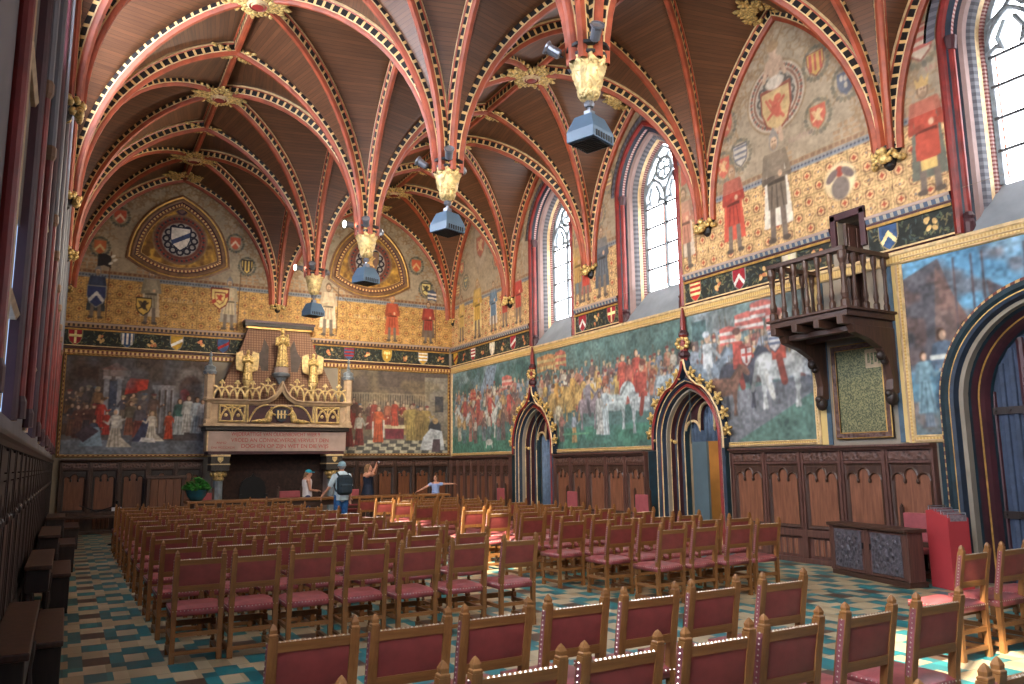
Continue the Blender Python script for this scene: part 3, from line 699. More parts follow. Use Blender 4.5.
# ---- hanging pendants with their lamps
def leafball(mb,z0,z1,r0,r1,tiers,nper,sz,m=0):
    for t in range(tiers):
        q=t/(max(1,tiers-1)); z=z0+(z1-z0)*q; r=r0+(r1-r0)*q
        for j in range(nper):
            a=2*pi*(j+.5*(t%2))/nper; w_=((j*7+t*3)%5-2)*.25
            for q_ in (-1,0,1): mb.ell((r*math.cos(a)+.02*q_*-math.sin(a),r*math.sin(a)+.02*q_*math.cos(a),z+.018*abs(q_)),(sz*.42,sz*.3,sz*1.0),m,6,4,Matrix.Rotation(a,3,'Z')@Matrix.Rotation(q_*.7+w_,3,'X')@Matrix.Rotation(.35,3,'Y'))
def spotlight(k,px,py,pz,ang,lit,label,tilt=1.0):
    e=empty('spotlight',(px,py,pz),ang,label,'spotlight','spotlights clamped around the pendants')
    mb=MB(); mb.T=Matrix.Translation((.12,0,.02))@Matrix.Rotation(tilt,4,'Y')
    mb.lathe([(.035,-.1),(.06,-.08),(.065,.06),(.085,.08),(.085,.1),(.07,.1),(.068,.085)],(0,0,0),12,0,cap=False); mb.T=None
    mb.build('housing',['spot_gray'],e,smooth=False)
    m2=MB(); m2.T=Matrix.Translation((.12,0,.02))@Matrix.Rotation(tilt,4,'Y'); m2.lathe([(.07,.085),(.001,.09)],(0,0,0),12,0,cap=False); m2.T=None
    m2.build('lens',['lamp_lens' if lit else 'steel'],e)
    m3=MB(); m3.tube([(0,0,-.06),(.05,0,-.04),(.1,0,-.02)],.012,6); m3.build('bracket',['iron'],e)
POS=['first from the fireplace','second from the fireplace','third from the fireplace','fourth from the fireplace','fifth from the fireplace']
for k in range(1,6):
    y=NY[k]; p=POS[k-1]
    e=empty('pendant',(XM,y,5.84),0,f'gilded carved leaf pendant under the gathered ribs, {p}','pendant','carved pendants along the middle of the vault')
    mb=MB(); mb.lathe([(.02,-.0),(.07,.02),(.11,.1),(.15,.2),(.19,.34),(.2,.46),(.17,.5)],(0,0,0),14,0); leafball(mb,.09,.44,.1,.19,4,8,.085); mb.build('carved_bulb',['gold_pale'],e,smooth=True)
    mb=MB(); mb.lathe([(.17,.5),(.23,.51),(.23,.55),(.2,.56),(.2,.6),(.26,.61),(.26,.65),(.1,.72)],(0,0,0),16,[0,0,0,1,0,0,1]); mb.build('collar',['black_paint','gold_line'],e)
    q=empty('lamp_box',(XM,y,5.31),.35,f'blue-gray trapezoid lamp box with slotted base under the pendant {p}','lamp','slotted lamp boxes below the pendants')
    mb=MB(); b=[(-.21,-.19),(.21,-.19),(.21,.19),(-.21,.19)]; t=[(-.14,-.12),(.14,-.12),(.14,.12),(-.14,.12)]
    i0=[mb.add((x,yy,.0)) for x,yy in b]; i1=[mb.add((x,yy,.13)) for x,yy in b]; i2=[mb.add((x,yy,.32)) for x,yy in t]
    for A,B in ((i0,i1),(i1,i2)):
        for j in range(4): mb.face((A[j],A[(j+1)%4],B[(j+1)%4],B[j]))
    mb.face(i2); mb.face(i0[::-1])
    mb.build('housing',['lamp_gray'],q,bevel=.008)
    mb=MB()
    for j in range(8): mb.box((-.16+.046*j,0,-.006),(.022,.33,.012),0)
    for j in range(7): mb.box((-.15+.05*j,-.194,.05),(.022,.012,.07),0)
    mb.build('slots',['black_paint'],q)
    mb=MB(); mb.tube([(0,0,.3),(0,0,.52)],.025,8); mb.box((0,0,.36),(.1,.09,.1),0); mb.lathe([(.05,.46),(.065,.5),(.05,.53)],(0,0,0),10,0); mb.build('hanger',['spot_gray'],q)
    for j,a in enumerate((pi*1.05 if k<3 else pi*.84,pi*.2,pi*1.38,pi*.42)):
        lit=(k in (1,2) and j==0) or j in (1,3)  # portal and fireplace lenses are lit as added fill light
        dirn=['to the desks','back to the portals','to the near desks','back to the fireplace'][j]
        spotlight(k,XM+.29*math.cos(a),y+.29*math.sin(a),6.46,a,lit,f'{"glowing" if lit else "grey"} spotlight on the pendant {p}, {dirn}',1.65 if (k<3 and j==0) else 1.0)
# ---- carved corbels under the wall ribs
def corbel(x,y,z,rz,label,group,sc=1):
    e=empty('corbel',(x,y,z),rz,label,'corbel',group)      # local +x points out of the wall
    mb=MB(); mb.lathe([(.03*sc,-.3*sc),(.09*sc,-.24*sc),(.12*sc,-.1*sc),(.2*sc,-.02*sc),(.22*sc,.04*sc)],(0,0,0),10,0,-pi/2,pi/2); mb.build('bracket',['black_paint'],e)
    mb=MB(); rg=random.Random(int(abs(x*7+y*13)))
    for i in range(12):
        a=-pi/2+pi*(i+.5)/12; zz_=-.2+.2*rg.random(); mb.ell(((.1+.1*rg.random())*math.cos(a)*sc+.03,.24*math.sin(a)*sc,zz_*sc),(.05*sc,.06*sc,.05*sc),0,6,4,Matrix.Rotation(rg.random()*3,3,'X'))
    mb.ell((.2*sc,.02,-.03*sc),(.06*sc,.06*sc,.07*sc)); mb.ell((.17*sc,0,-.14*sc),(.07*sc,.1*sc,.09*sc)); mb.tube([(.18*sc,.06*sc,-.12*sc),(.2*sc,.19*sc,-.05*sc)],.025*sc,6); mb.tube([(.18*sc,-.06*sc,-.12*sc),(.2*sc,-.18*sc,-.2*sc)],.025*sc,6)
    mb.build('gilded_carving',['gold_leaf'],e,smooth=True)
nm=['in the corner by the fireplace wall','between the corner lunette and first window','between the two arched windows','between second window and medallion lunette','above the gold band beyond the balcony','past the big portal']
for k in range(6): corbel(XR-.015,NY[k]-(.12 if k==0 else 0),ZSP+.02,pi,f'gilded carved figure corbel on the window wall, {nm[k]}','gilded corbels on the window wall',1.0 if k else .7)
for k in range(6): corbel(XL+.012,NY[k]-(.12 if k==0 else 0),ZSP+.02,0,f'gilded carved corbel on the wall-desk side, {ordn(k)} from the fireplace wall','gilded corbels above the wall desks',1.0 if k else .7)
corbel(XM,YE-.015,ZSP+.02,-pi/2,'small gilded corbel above the fireplace hood between the two end lunettes','gilded corbels of the end wall',.8)
# ---- windows in the long painted wall
def trefoil_head(c,hw,z0,top,n=8):
    """cusped underside of a tracery field, running from one edge to the other"""
    r=hw/2.15; pts=[]
    for cx,cz in ((c-hw+r*.95,z0),(c,z0+r*.75),(c+hw-r*.95,z0)):
        rr=r*1.0
        for i in range(n+1):
            t=pi*(1-.12)-(pi*(1-.24))*i/n; pts.append((cx+rr*math.cos(t),cz+rr*.95*math.sin(t)))
    return pts
for wi,(c,hw) in enumerate(RWIN):
    path=arch(c,hw,W0,WS,WA,16)
    prof=[(.12,.0),(.12,.05),(.07,.08),(.02,.07),(.0,.02),(-.03,.0),(-.06,-.03),(-.05,-.1),(-.09,-.13),(-.13,-.18),(-.14,-.26),(-.18,-.3),(-.21,-.36),(-.22,-.44),(-.25,-.46),(-.27,-.54)]
    mats=[2,1,1,1,0,0,3,0,4,4,5,5,2,3,3]
    mb=MB(); mb.sweep(path,prof,mapR,mats); root=mb.build(f'window_{wi+1}',['navy','red_shaft','cream','dot_red','reveal_pink','stencil_zig'])
    struct(root)
    mb=MB(); mb.sweep(path[2:-2],[(.13,.06),(.3,.012)],mapR,0,capends=False); mb.sweep(path[2:-2],[(.29,.014),(.33,.014)],mapR,1,capends=False); mb.build('arch_band',['stencil_zig','navy'],root)
    for sg in (-1,1):            # painted columns in the jambs with capitals and bases
        mb=MB(); x=c+sg*(hw-.03); 
        mb.T=Matrix.Translation(mapR(x,0,-.05)); mb.lathe([(.085,W0-.02),(.085,W0+.15),(.07,W0+.2),(.09,W0+.24),(.06,W0+.3)],(0,0,0),10,1); mb.lathe([(.055,W0+.3),(.055,WS-.1)],(0,0,0),10,0,cap=False); mb.lathe([(.075,WS-.1),(.08,WS-.06),(.1,WS+.06),(.1,WS+.1)],(0,0,0),10,1); mb.T=None
        mb.build('jamb_column',['red_shaft','maroon','gold_line'],root)
    gh=hw-.27; zb=5.46
    mb=MB(); v=[mb.add(mapR(c-hw,W0,.0)),mb.add(mapR(c+hw,W0,.0)),mb.add(mapR(c+gh,zb,-.54)),mb.add(mapR(c-gh,zb,-.54)),mb.add(mapR(c-hw,W0-.06,.0)),mb.add(mapR(c+hw,W0-.06,.0)),mb.add(mapR(c+gh,W0-.06,-.6)),mb.add(mapR(c-gh,W0-.06,-.6)),mb.add(mapR(c-hw,W0,-.54)),mb.add(mapR(c+hw,W0,-.54))]
    mb.face((v[0],v[1],v[2],v[3])); mb.face((v[0],v[1],v[5],v[4])); mb.face((v[1],v[9],v[2])); mb.face((v[0],v[3],v[8])); mb.build('sill',['sill_stone'],root)
    gp=arch(c,gh,zb,WS,8.72,14); gf=lambda s,z,b:mapR(s,z,b-.56)
    mb=MB(); mb.prism(gp,gf,-.03,-.01); mb.build('pane',['daylit_glass'],root)
    # stone tracery
    mb=MB(); barp=[(-.03,0),(-.03,.05),(0,.08),(.03,.05),(.03,0)]
    mb.sweep(gp,[(0,0),(0,.07),(-.05,.04),(-.05,0)],gf,0)
    mb.sweep([(c,zb),(c,7.75)],barp,gf,0)
    for sg in (-1,1):
        cc=c+sg*gh/2; sub=arch(cc,gh/2,7.3,7.45,8.0,8); mb.sweep(sub,barp,gf,0)
        for cx,cz,r in ((cc-gh*.26,7.47,gh*.2),(cc+gh*.26,7.47,gh*.2),(cc,7.68,gh*.22)):
            pass
        for sd in (-1,1): mb.sweep([(cc+sd*gh*.5,7.42),(cc+sd*gh*.3,7.5),(cc+sd*gh*.2,7.46),(cc+sd*gh*.26,7.62),(cc+sd*gh*.1,7.84)],barp,gf,0)
    ring=lambda x,z,r,k=14:[(x+r*math.cos(2*pi*i/k),z+r*math.sin(2*pi*i/k)) for i in range(k)]
    mb.sweep(ring(c,8.18,.26),barp,gf,0,closed=True)
    for j in range(4): a=pi/4+pi/2*j; mb.sweep(ring(c+.13*math.cos(a),8.18+.13*math.sin(a),.1,8),[(-.015,0),(-.015,.04),(.015,.04),(.015,0)],gf,0,closed=True)
    for sg in (-1,1): mb.sweep([(c+sg*.26,8.18),(c+sg*.4,8.02),(c+sg*gh*.92,7.86)],barp,gf,0); mb.sweep([(c+sg*.12,8.43),(c+sg*.2,8.52)],barp,gf,0)
    mb.build('tracery',['stone_blue'],root)
    mb=MB()
    for z in (5.95,6.43,6.91,7.36): mb.bx(*sorted((XR+.50,XR+.53)),YE-c-gh,YE-c+gh,z-.02,z+.02)
    mb.build('glazing_bar',['iron_bar'],root)
    mb=MB()
    for sg in (-1,1):
        x=c+sg*gh/2
        for sd in (-1,1): mb.sweep([(x+sd*gh*.36,zb+.08),(x+sd*gh*.36,7.4)],[(-.008,.0),(-.008,.02),(.008,.02),(.008,0)],gf,0)
        mb.sweep([(x-gh*.36,zb+.09),(x+gh*.36,zb+.09)],[(-.008,.0),(-.008,.02),(.008,.02),(.008,0)],gf,0)
    mb.build('red_glass_border',['rib_red'],root)
# ---- tall windows of the wall with the desks
for wi,y in enumerate(LWIN):
    mb=MB(); path=arch(y,LHW,1.98,7.7,9.1,14)
    mb.sweep(path,[(.09,.004),(.09,.02),(.06,.03),(.04,.03),(.02,.035),(0,.02),(-.015,-.0),(-.02,-.06)],mapL,[2,3,3,0,1,1,1]); root=struct(mb.build(f'window_{wi+5}',['red_shaft','maroon','cream','plaster_gray']))
    for sg in (-1,1):
        mb=MB(); mb.T=Matrix.Translation(mapL(y+sg*(LHW+.13),0,.03)); mb.lathe([(.05,2.0),(.05,2.12),(.036,2.16),(.036,4.4),(.055,4.44),(.055,4.52),(.045,4.54),(.045,7.6),(.06,7.68),(.06,7.76)],(0,0,0),10,[1,1,0,2,2,2,3,2,2]); mb.build('jamb_column',['red_shaft','maroon','moulding_brown','stencil_zig'],root)
    gf=lambda s,z,b:mapL(s,z,b-.06)
    zl=6.3 if wi in (2,3,5) else 7.7
    low=[(y-LHW+.02,2.0),(y+LHW-.02,2.0),(y+LHW-.02,zl),(y-LHW+.02,zl)]
    mb=MB(); mb.prism([(x,min(z,3.35)) for x,z in low],gf,-.02,0); mb.build('lower_pane',['blue_blind'],root)
    mb=MB()  # last window, out of view: glowing pane added to brighten the near hall
    mb.prism([(x,max(z,3.35)) for x,z in low],gf,-.02,.012); mb.build('shutter' if wi<5 else 'middle_pane',['shutter_tan' if wi<5 else 'daylit_near'],root)  # elsewhere solid panels close the openings and hold the sun out
    up=[(x,max(z,zl)) for x,z in arch(y,LHW-.02,zl-.01,7.7,9.08,12)]
    mb=MB(); mb.prism(up,gf,-.012,0); mb.build('pane' if zl<7 else 'upper_shutter',['daylit_clear' if zl<7 else 'shutter_tan'],root)  # closed heads are added to keep sun off end wall and chairs
    mb=MB(); barp=[(-.04,0),(-.04,.04),(0,.06),(.04,.04),(.04,0)]
    mb.sweep([(y,2.0),(y,8.4)],barp,gf,0)
    for z in (2.72,4.3,6.3): mb.sweep([(y-LHW,z),(y+LHW,z)],barp,gf,0)
    for sg in (-1,1): mb.sweep(arch(y+sg*LHW/2,LHW/2,7.3,7.6,8.3,7),barp,gf,0)
    mb.sweep([(y+.22*math.cos(2*pi*i/12),8.4+.22*math.sin(2*pi*i/12)) for i in range(12)],barp,gf,0,closed=True)
    mb.build('tracery',['stone_tan'],root)
# ---- bands: string course, frieze with shields, gilt rail
def fr_canvas(s0,s1,seed,z0,z1):
    cv=Cv(s1-s0,z1-z0,.013,(44,46,42),seed); rg=cv.rng; h=z1-z0
    for q in range(int((s1-s0)*60)):
        x,y=rg.uniform(0,s1-s0),rg.uniform(.03,h-.03); a=rg.uniform(0,6.3); cv.ell(x,y,.045,.014,[(86,92,68),(120,110,76),(66,78,76)][rg.randint(3)],rot=a,a=.8)
    nsh=max(1,int(round((s1-s0)/.6))); kinds=['lion','bars','fleur','chevron','cross','pales','bend']; bases=[(178,48,44),(210,196,170),(60,84,120),(190,150,60),(150,40,50)]
    for i in range(nsh):
        x=(i+.5)*(s1-s0)/nsh
        if i%2==0: shield(cv,x,h*.54,.36,bases[rg.randint(5)],kinds[rg.randint(7)],[(232,210,150),(220,214,204),(150,40,40)][rg.randint(3)],False)
        else:
            for k in range(5): cv.ell(x+rg.uniform(-.08,.08),h*.5+rg.uniform(-.1,.1),.05,.035,[(206,168,108),(190,120,80)][rg.randint(2)],rot=rg.uniform(0,3))
    cv.strokes(.12); return cv
ZF0,ZF1,ZD1=4.78,5.22,5.42
edges=[0]
for c,h in RWIN: edges+= [c-h-.13,c+h+.13]
segs=[(edges[0],edges[1]),(edges[2],edges[3]),(edges[4],BALD[0]-.12),(BALD[1]+.12,edges[5]),(edges[6],edges[7])]
tn=1
def band(s0,s1,mapf,seed,endw=False):
    global tn
    cv=fr_canvas(s0,s1,seed,ZF0,ZF1); o=struct(cv.mesh(f'trim_{tn}',mapf,s0,ZF0,.02)); tn+=1
    mb=MB(); P=[(ZF1-.02,.0),(ZF1-.02,.05),(ZF1+.02,.06),(ZF1+.03,.03),(ZF1+.06,.03),(ZF1+.065,.05),(ZF1+.135,.07),(ZF1+.14,.08),(ZF1+.18,.085),(ZD1,.02),(ZD1,.0)]
    ms=[0,1,0,0,2,3,2,2,0,0]
    mb.sweep([(s0,0),(s1,0)],[(a,b) for a,b in P],mapf,ms); mb.build('string_course',['maroon','gold_line','stone_pink','dentil_blue' if not endw else 'dentil_brown'],o)
    mb=MB(); mb.sweep([(s0,0),(s1,0)],[(ZF0+.03,0),(ZF0+.03,.035),(ZF0,.045),(ZF0-.02,.02),(ZF0-.02,0)],mapf,[0,0,1,1]); mb.build('lower_bead',['cream','maroon'],o)
for i,(a,b) in enumerate(segs): band(a,b,mapR,10+i)
band(XL+.01,XR-.12,mapE,31,True)
mb=MB(); mb.sweep([(0,0),(23.5,0)],[(4.56,0),(4.56,.03),(4.58,.05),(4.68,.05),(4.70,.07),(4.745,.06),(4.75,0)],mapR,[0,0,1,0,0,0]); struct(mb.build('trim_20',['cream','dot_frame']))
mb=MB(); mb.sweep([(XL,0),(XR-.07,0)],[(4.56,0),(4.56,.03),(4.58,.05),(4.68,.05),(4.70,.07),(4.745,.06),(4.75,0)],mapE,[0,0,1,0,2,0]); struct(mb.build('trim_21',['gold_line','dot_gold','maroon']))
# ---------------------------------------------------------------- painted lunettes (window wall: one per bay, end wall: two)
def inside(c,hw,z0,zs,za):
    r=za-zs; R=(hw*hw+r*r)/(2*hw)
    def f(x,z):
        up=np.clip(z-zs,0,r); lim=np.where(z<=zs,hw,np.sqrt(np.maximum(R*R-up*up,0))-(R-hw)); return (np.abs(x-c)<lim)&(z>z0)&(z<za)
    return f
Z0=5.42
PL=(160,144,122)
def lun_base(w,seed,c,hw,gold,dark,acc):
    cv=Cv(w,4.5,.0155,PL,seed); cv.wash((140,126,108),.9,.45); cv.wash((174,158,134),.5,.35); cv.wash((128,114,98),.25,.2)
    tendrils(cv,c,hw,ZSP-Z0,9.75-Z0,seed); diaper(cv,0,1.22,gold,dark,acc); castle_line(cv,1.22); return cv
GR=(228,186,128); DR=(70,40,32); AR=(150,54,40)
LUNR=['painted lunette in the corner bay with a tall red and white crest','painted wall around the first arched window with standing knights','painted wall around the second arched window with knights and red lion','large painted lunette with ringed medallion and wild man above the balcony','painted wall beside the last tall window with crowned king in red']
for k in range(5):
    s0=k*LB; w=LB; c=LB/2
    cv=lun_base(w-.004,50+k,c,LB/2,GR,DR,AR)
    if k==0:
        cv.ell(c+.1,3.0,.5,.95,(128,112,96),a=.9); cv.ell(c+.1,3.0,.42,.86,(164,150,134)); shield(cv,c+.1,2.9,.62,(160,60,54),'lion',(220,180,130),False); cv.ell(c+.1,3.65,.16,.2,(120,86,60))
        for x,y,b,kd in ((.75,2.5,(170,70,62),'lion'),(1.05,1.95,(66,92,100),'fleur'),(.45,1.8,(150,80,60),'bars'),(3.1,2.2,(176,64,58),'lion'),(3.3,2.9,(80,90,100),'cross'),(2.85,2.75,(120,80,70),'bend')): shield(cv,x,y,.33,b,kd)
        knight(cv,.75,.1,1.5,(206,170,96),(180,150,100)); knight(cv,1.85,.05,1.9,(204,160,70),(214,190,130),hair=(150,110,60)); knight(cv,2.9,.1,1.55,(90,120,150),(196,190,180)); knight(cv,3.6,.12,1.4,(170,60,52),(150,120,90))
    if k==1:
        for x,y,b,kd in ((.5,2.7,(84,96,92),'lion'),(3.5,3.0,(150,60,56),'bars'),(3.55,2.3,(80,90,104),'fleur')): shield(cv,x,y,.38,b,kd)
        knight(cv,.42,.1,1.5,(176,60,54),(150,120,90)); knight(cv,3.35,.1,1.75,(180,140,80),(92,110,120)); knight(cv,3.72,.1,1.3,(190,60,50),(150,90,80))
    if k==2:
        for x,y,b,kd in ((.38,2.1,(110,80,80),'fleur'),(.75,2.8,(120,88,80),'bars'),(3.35,2.75,(70,84,104),'lion'),(3.6,2.15,(180,56,50),'lion')): shield(cv,x,y,.36,b,kd)
        knight(cv,.42,.08,1.75,(84,92,104),(70,80,92)); knight(cv,3.3,.1,1.75,(180,120,100),(196,180,160),banner_=((190,58,52),(190,58,52)))
    if k==3:
        medallion(cv,c-.12,2.72,.68); shield(cv,c-.12,2.5,.74,(206,170,110),'lion',(196,62,48),False)
        cv.ell(c-.12,3.3,.14,.26,(196,160,136)); cv.ell(c-.12,3.62,.1,.12,(200,164,140)); cv.ell(c-.12,3.7,.14,.1,(150,116,80)); cv.ell(c-.12,3.0,.2,.13,(222,212,200))
        for sg in (-1,1):
            cv.line(c-.12+sg*.05,2.1,c-.12+sg*.07,1.9,.09,(196,160,136)); cv.line(c-.12+sg*.1,3.75,c-.12+sg*.3,4.05,.03,(130,104,74)); cv.line(c-.12+sg*.2,3.9,c-.12+sg*.42,3.88,.025,(130,104,74)); cv.line(c-.12+sg*.14,3.42,c-.12+sg*.24,3.1,.08,(196,160,136))
        for x,y,b,kd,ch in ((.62,2.65,(190,66,54),'lion',(222,170,120)),(.5,1.85,(196,60,46),'lion',(220,170,110)),(.95,1.95,(196,188,180),'bars',(70,84,112)),(2.72,2.0,(200,64,48),'lion',(226,190,130)),(2.75,2.95,(210,160,70),'pales',(180,52,44)),(3.3,2.35,(56,74,110),'fleur',(210,200,180))): shield(cv,x,y,.38,b,kd,ch)
        knight(cv,.7,.12,1.75,(168,56,46),(190,74,58),hair=(150,100,64)); knight(cv,1.75,.06,2.05,(110,98,86),(222,214,198),helm=True)
        cv.ell(3.05,.75,.3,.3,(226,204,160)); cv.ell(3.05,.62,.17,.2,(110,100,96)); cv.ell(3.05,.9,.08,.09,(150,60,50)); cv.ell(2.9,.85,.14,.07,(104,90,90),rot=.7); cv.ell(3.2,.85,.14,.07,(104,90,90),rot=-.7)
        text_ticks(cv,2.1,1.75,.5,.08,(150,110,110))
    if k==4:
        shield(cv,.62,2.4,.48,(206,190,170),'bars',(176,60,60)); cv.ring(.75,3.15,.07,.03,(150,60,60))
        knight(cv,.6,.06,1.78,(176,66,50),(92,96,86),hair=(70,48,34)); cv.poly([(.51,1.7),(.69,1.7),(.72,1.88),(.65,1.78),(.6,1.9),(.55,1.78),(.48,1.88)],(206,160,84)); cv.rect(.48,.72,.42,.58,(226,188,110)); cv.rect(.46,.74,.58,1.0,(172,66,50)); text_ticks(cv,.7,1.9,.35,.07,(170,80,80))
        shield(cv,3.4,2.4,.45,(180,60,54),'lion'); knight(cv,3.4,.08,1.8,(90,110,130),(150,60,50))
    cv.soften(1,.0,PL); cv.a[int(1.3/cv.r):]=cv.a[int(1.3/cv.r):]*.66+np.array(PL)*.34; cv.a=cv.a*.84+np.array((180,152,122))*.16; cv.strokes(.07)
    hs=[inside(a-s0,h+.02,W0-9,WS,WA+.02) for a,h in RWIN]; bal=lambda x,z:(x>BALD[0]-s0)&(x<BALD[1]-s0)&(z<5.52)
    def hole(x,z,hs=hs,s0=s0):
        m=bal(x-s0,z)
        for f in hs: m=m|f(x-s0,z)
        return m
    tag(cv.mesh('lunette_painting',mapR,s0+.002,Z0,.014,hole=hole),LUNR[k],'wall painting')
GE=(212,162,92)
for k in range(2):
    s0=(XL,XM)[k]; w=NX[k+1]-NX[k]; c=w/2
    cv=lun_base(w-.01,70+k,c,w/2,GE,(88,58,36),(128,70,40))
    text_ticks(cv,c-.5,.72,1.1,.1,(222,206,170)); text_ticks(cv,c-.9,1.75,.5,.06); text_ticks(cv,c+.9,1.75,.5,.06)
    if k==0:
        for x,y,b,kd,ch in ((1.15,2.95,(190,80,60),'chevron',(230,200,170)),(.72,2.05,(196,100,60),'chevron',(220,190,130)),(4.15,2.6,(190,84,60),'chevron',(230,200,170)),(4.5,1.95,(212,176,96),'pales',(44,40,40))): shield(cv,x,y,.34,b,kd,ch)
        knight(cv,.72,.12,1.4,(48,60,92),(44,52,60),helm=True,banner_=((28,28,34),(28,28,34))); shield(cv,.72,.72,.5,(40,52,100),'chevron',(210,210,210),False)
        for dx,dy in ((-.0,0),(.1,.1),(.05,.2)): cv.ell(1.0+dx,1.75+dy-.12,.06,.035,(226,220,206),rot=.6)
        knight(cv,2.02,.06,1.55,(150,140,120),(196,176,150),helm=True); shield(cv,1.86,.55,.42,(216,176,84),'lion',(50,40,36),False)
        knight(cv,4.05,.06,1.5,(190,170,140),(150,140,130),helm=True,spear=True); shield(cv,3.8,.95,.52,(226,196,120),'bend',(170,56,44),False); shield(cv,3.8,.95,.3,(226,196,120),'lion',(170,56,44),False)
    else:
        for x,y,b,kd,ch in ((4.35,2.6,(196,86,56),'chevron',(220,170,110)),(4.7,1.85,(210,190,120),'lion',(44,40,36)),(1.1,2.6,(150,70,60),'bars',(220,190,150))): shield(cv,x,y,.36,b,kd,ch)
        knight(cv,1.5,.1,1.65,(204,180,150),(214,196,170),spear=True); cv.line(1.6,1.6,2.2,1.1,.02,(90,70,56)); knight(cv,3.55,.06,1.5,(176,74,50),(186,90,60),hair=(190,110,60)); knight(cv,4.78,.08,1.4,(150,52,44),(96,80,70),banner_=((60,70,96),(216,206,196)))
    cv.soften(1,.14,(150,130,104)); cv.strokes(.07)
    tag(cv.mesh('lunette_painting',mapE,s0+.005,Z0,.014),['painted end lunette with white shield medallion above the large interior mural','painted end lunette nearer the windows with a medallion and red banners'][k],'wall painting')
    # raised three-cornered frame with its carved roundel
    xc=s0+c-.02; e=empty('medallion_frame',mapE(xc,0,.02),0,['gilded three-cornered frame around a white shield with blue bend','gilded three-cornered frame partly behind lamps on the end lunette by the windows'][k],'medallion')
    T=[(0,9.12),(-1.24,7.3),(1.24,7.3)]; R_=2.15
    def arcp(a,b,bulge,n=10):
        a,b=Vector(a),Vector(b); d=b-a; nn=Vector((-d.y,d.x)).normalized(); out=[]
        for i in range(n): t=i/n; out.append(tuple(a+d*t+nn*(-bulge*4*t*(1-t))))
        return out
    tri=(arcp(T[0],T[1],.34)+arcp(T[1],T[2],.44)+arcp(T[2],T[0],.34))[::-1]
    mp=lambda s,z,b:(s,-b,z)
    mb=MB(); mb.sweep(tri,[(.1,0),(.1,.03),(.04,.05),(0,.035),(-.05,.06),(-.1,.05),(-.13,.02),(-.19,.02),(-.2,.045),(-.25,.045),(-.27,.01)],mp,[0,0,1,0,0,2,3,0,0,1],closed=True)
    mb.build('moulding',['moulding_brown','gold_line','maroon','dot_gold'],e)
    q=Cv(2.6,2.6,.012,(150,112,58),90+k); q.wash((206,160,72),.12,.9); q.wash((90,62,40),.1,.6)
    medallion(q,1.3,1.22,.72,(116,78,66),30,(40,38,50)); q.ell(1.3,2.07,.16,.16,(110,84,80)); q.ring(1.3,2.07,.11,.05,(70,50,60))
    if k==0: shield(q,1.3,1.26,.58,(214,206,196),'bend',(62,74,108),False)
    else: shield(q,1.3,1.26,.58,(120,92,80),'lion',(210,170,110),False)
    from mathutils.geometry import tessellate_polygon
    tp=np.array([(p[0]+1.3,p[1]-6.7) for p in tri])
    def outside(x,z,tp=tp):
        ins=np.zeros(x.shape,bool); n_=len(tp)
        for i in range(n_):
            x1,y1=tp[i]; x2,y2=tp[(i+1)%n_]
            if y1==y2: continue
            ins^=((z>min(y1,y2))&(z<=max(y1,y2)))&(x<(x2-x1)*(z-y1)/(y2-y1)+x1)
        return ~ins
    q.strokes(.1); o=q.mesh('roundel',lambda s,z,b:(s-1.3,-b,z+6.7),0,0,.012,parent=e,hole=outside)
# ---------------------------------------------------------------- the big murals
WARM=[(150,52,44),(178,70,52),(196,150,80),(120,96,70),(206,186,150),(92,104,120),(110,60,50),(168,120,70)]
ZM0,ZM1=2.0,4.54
H=ZM1-ZM0
# end wall, desks side: interior with arches and procession
cv=Cv(3.44,H,.0105,(90,90,94),3); cv.grade((104,110,116),(78,66,60)); cv.wash((60,46,42),.5,.6)
cv.rect(0,.75,.5,2.4,(70,52,46)); cv.wash((96,84,76),.3,.4)
for x in (.95,1.25): cv.rect(x-.06,x+.06,1.0,2.0,(150,150,156)); cv.rect(x-.1,x+.1,1.95,2.05,(168,160,158))
cv.rect(.85,1.5,2.03,2.2,(136,120,116)); cv.poly([(.82,2.2),(1.5,2.2),(1.15,2.4)],(128,92,84)); cv.rect(1.02,1.2,1.1,1.9,(58,66,86))
for x in (2.15,2.3,2.45,2.6): cv.rect(x-.055,x+.055,.55,1.75,(116,116,122)); cv.rect(x-.045,x-.01,.55,1.75,(150,150,156))
cv.rect(2.05,2.75,1.72,1.84,(146,142,144)); cv.ell(3.0,1.75,.42,.6,(124,116,112)); cv.ell(3.0,1.7,.3,.42,(74,58,54)); cv.rect(2.72,3.3,.6,1.6,(80,70,68)); cv.ell(2.85,1.6,.12,.16,(120,44,48))
cv.poly([(1.38,1.55),(1.92,1.72),(1.95,1.98),(1.5,2.0),(1.42,1.85)],(196,60,44)); cv.poly([(1.45,1.58),(1.7,1.62),(1.66,1.9),(1.5,1.88)],(160,44,38))
crowd(cv,.1,.9,.85,.85,8,[(96,60,48),(120,84,60),(74,60,56),(140,100,66)]); crowd(cv,.15,.75,.45,.85,4,[(88,54,46),(110,70,56),(60,52,56)])
crowd(cv,1.4,2.1,.75,.85,6,[(104,80,70),(128,104,80),(74,70,80)])
cv.rect(0,3.44,0,.36,(112,120,130)); cv.wash((86,96,108),.3,.5,.5,.8)
person(cv,.86,.62,.8,(196,58,44),hair=(160,120,80)); person(cv,1.0,.5,.62,(186,56,44)); person(cv,.72,.2,.72,(128,150,164),(60,64,80),kneel=True,d=1); cv.poly([(.4,.2),(.95,.2),(.85,.7),(.6,.68)],(132,156,170)); cv.poly([(.3,.5),(.6,.75),(.85,.6),(.5,.3)],(64,52,60))
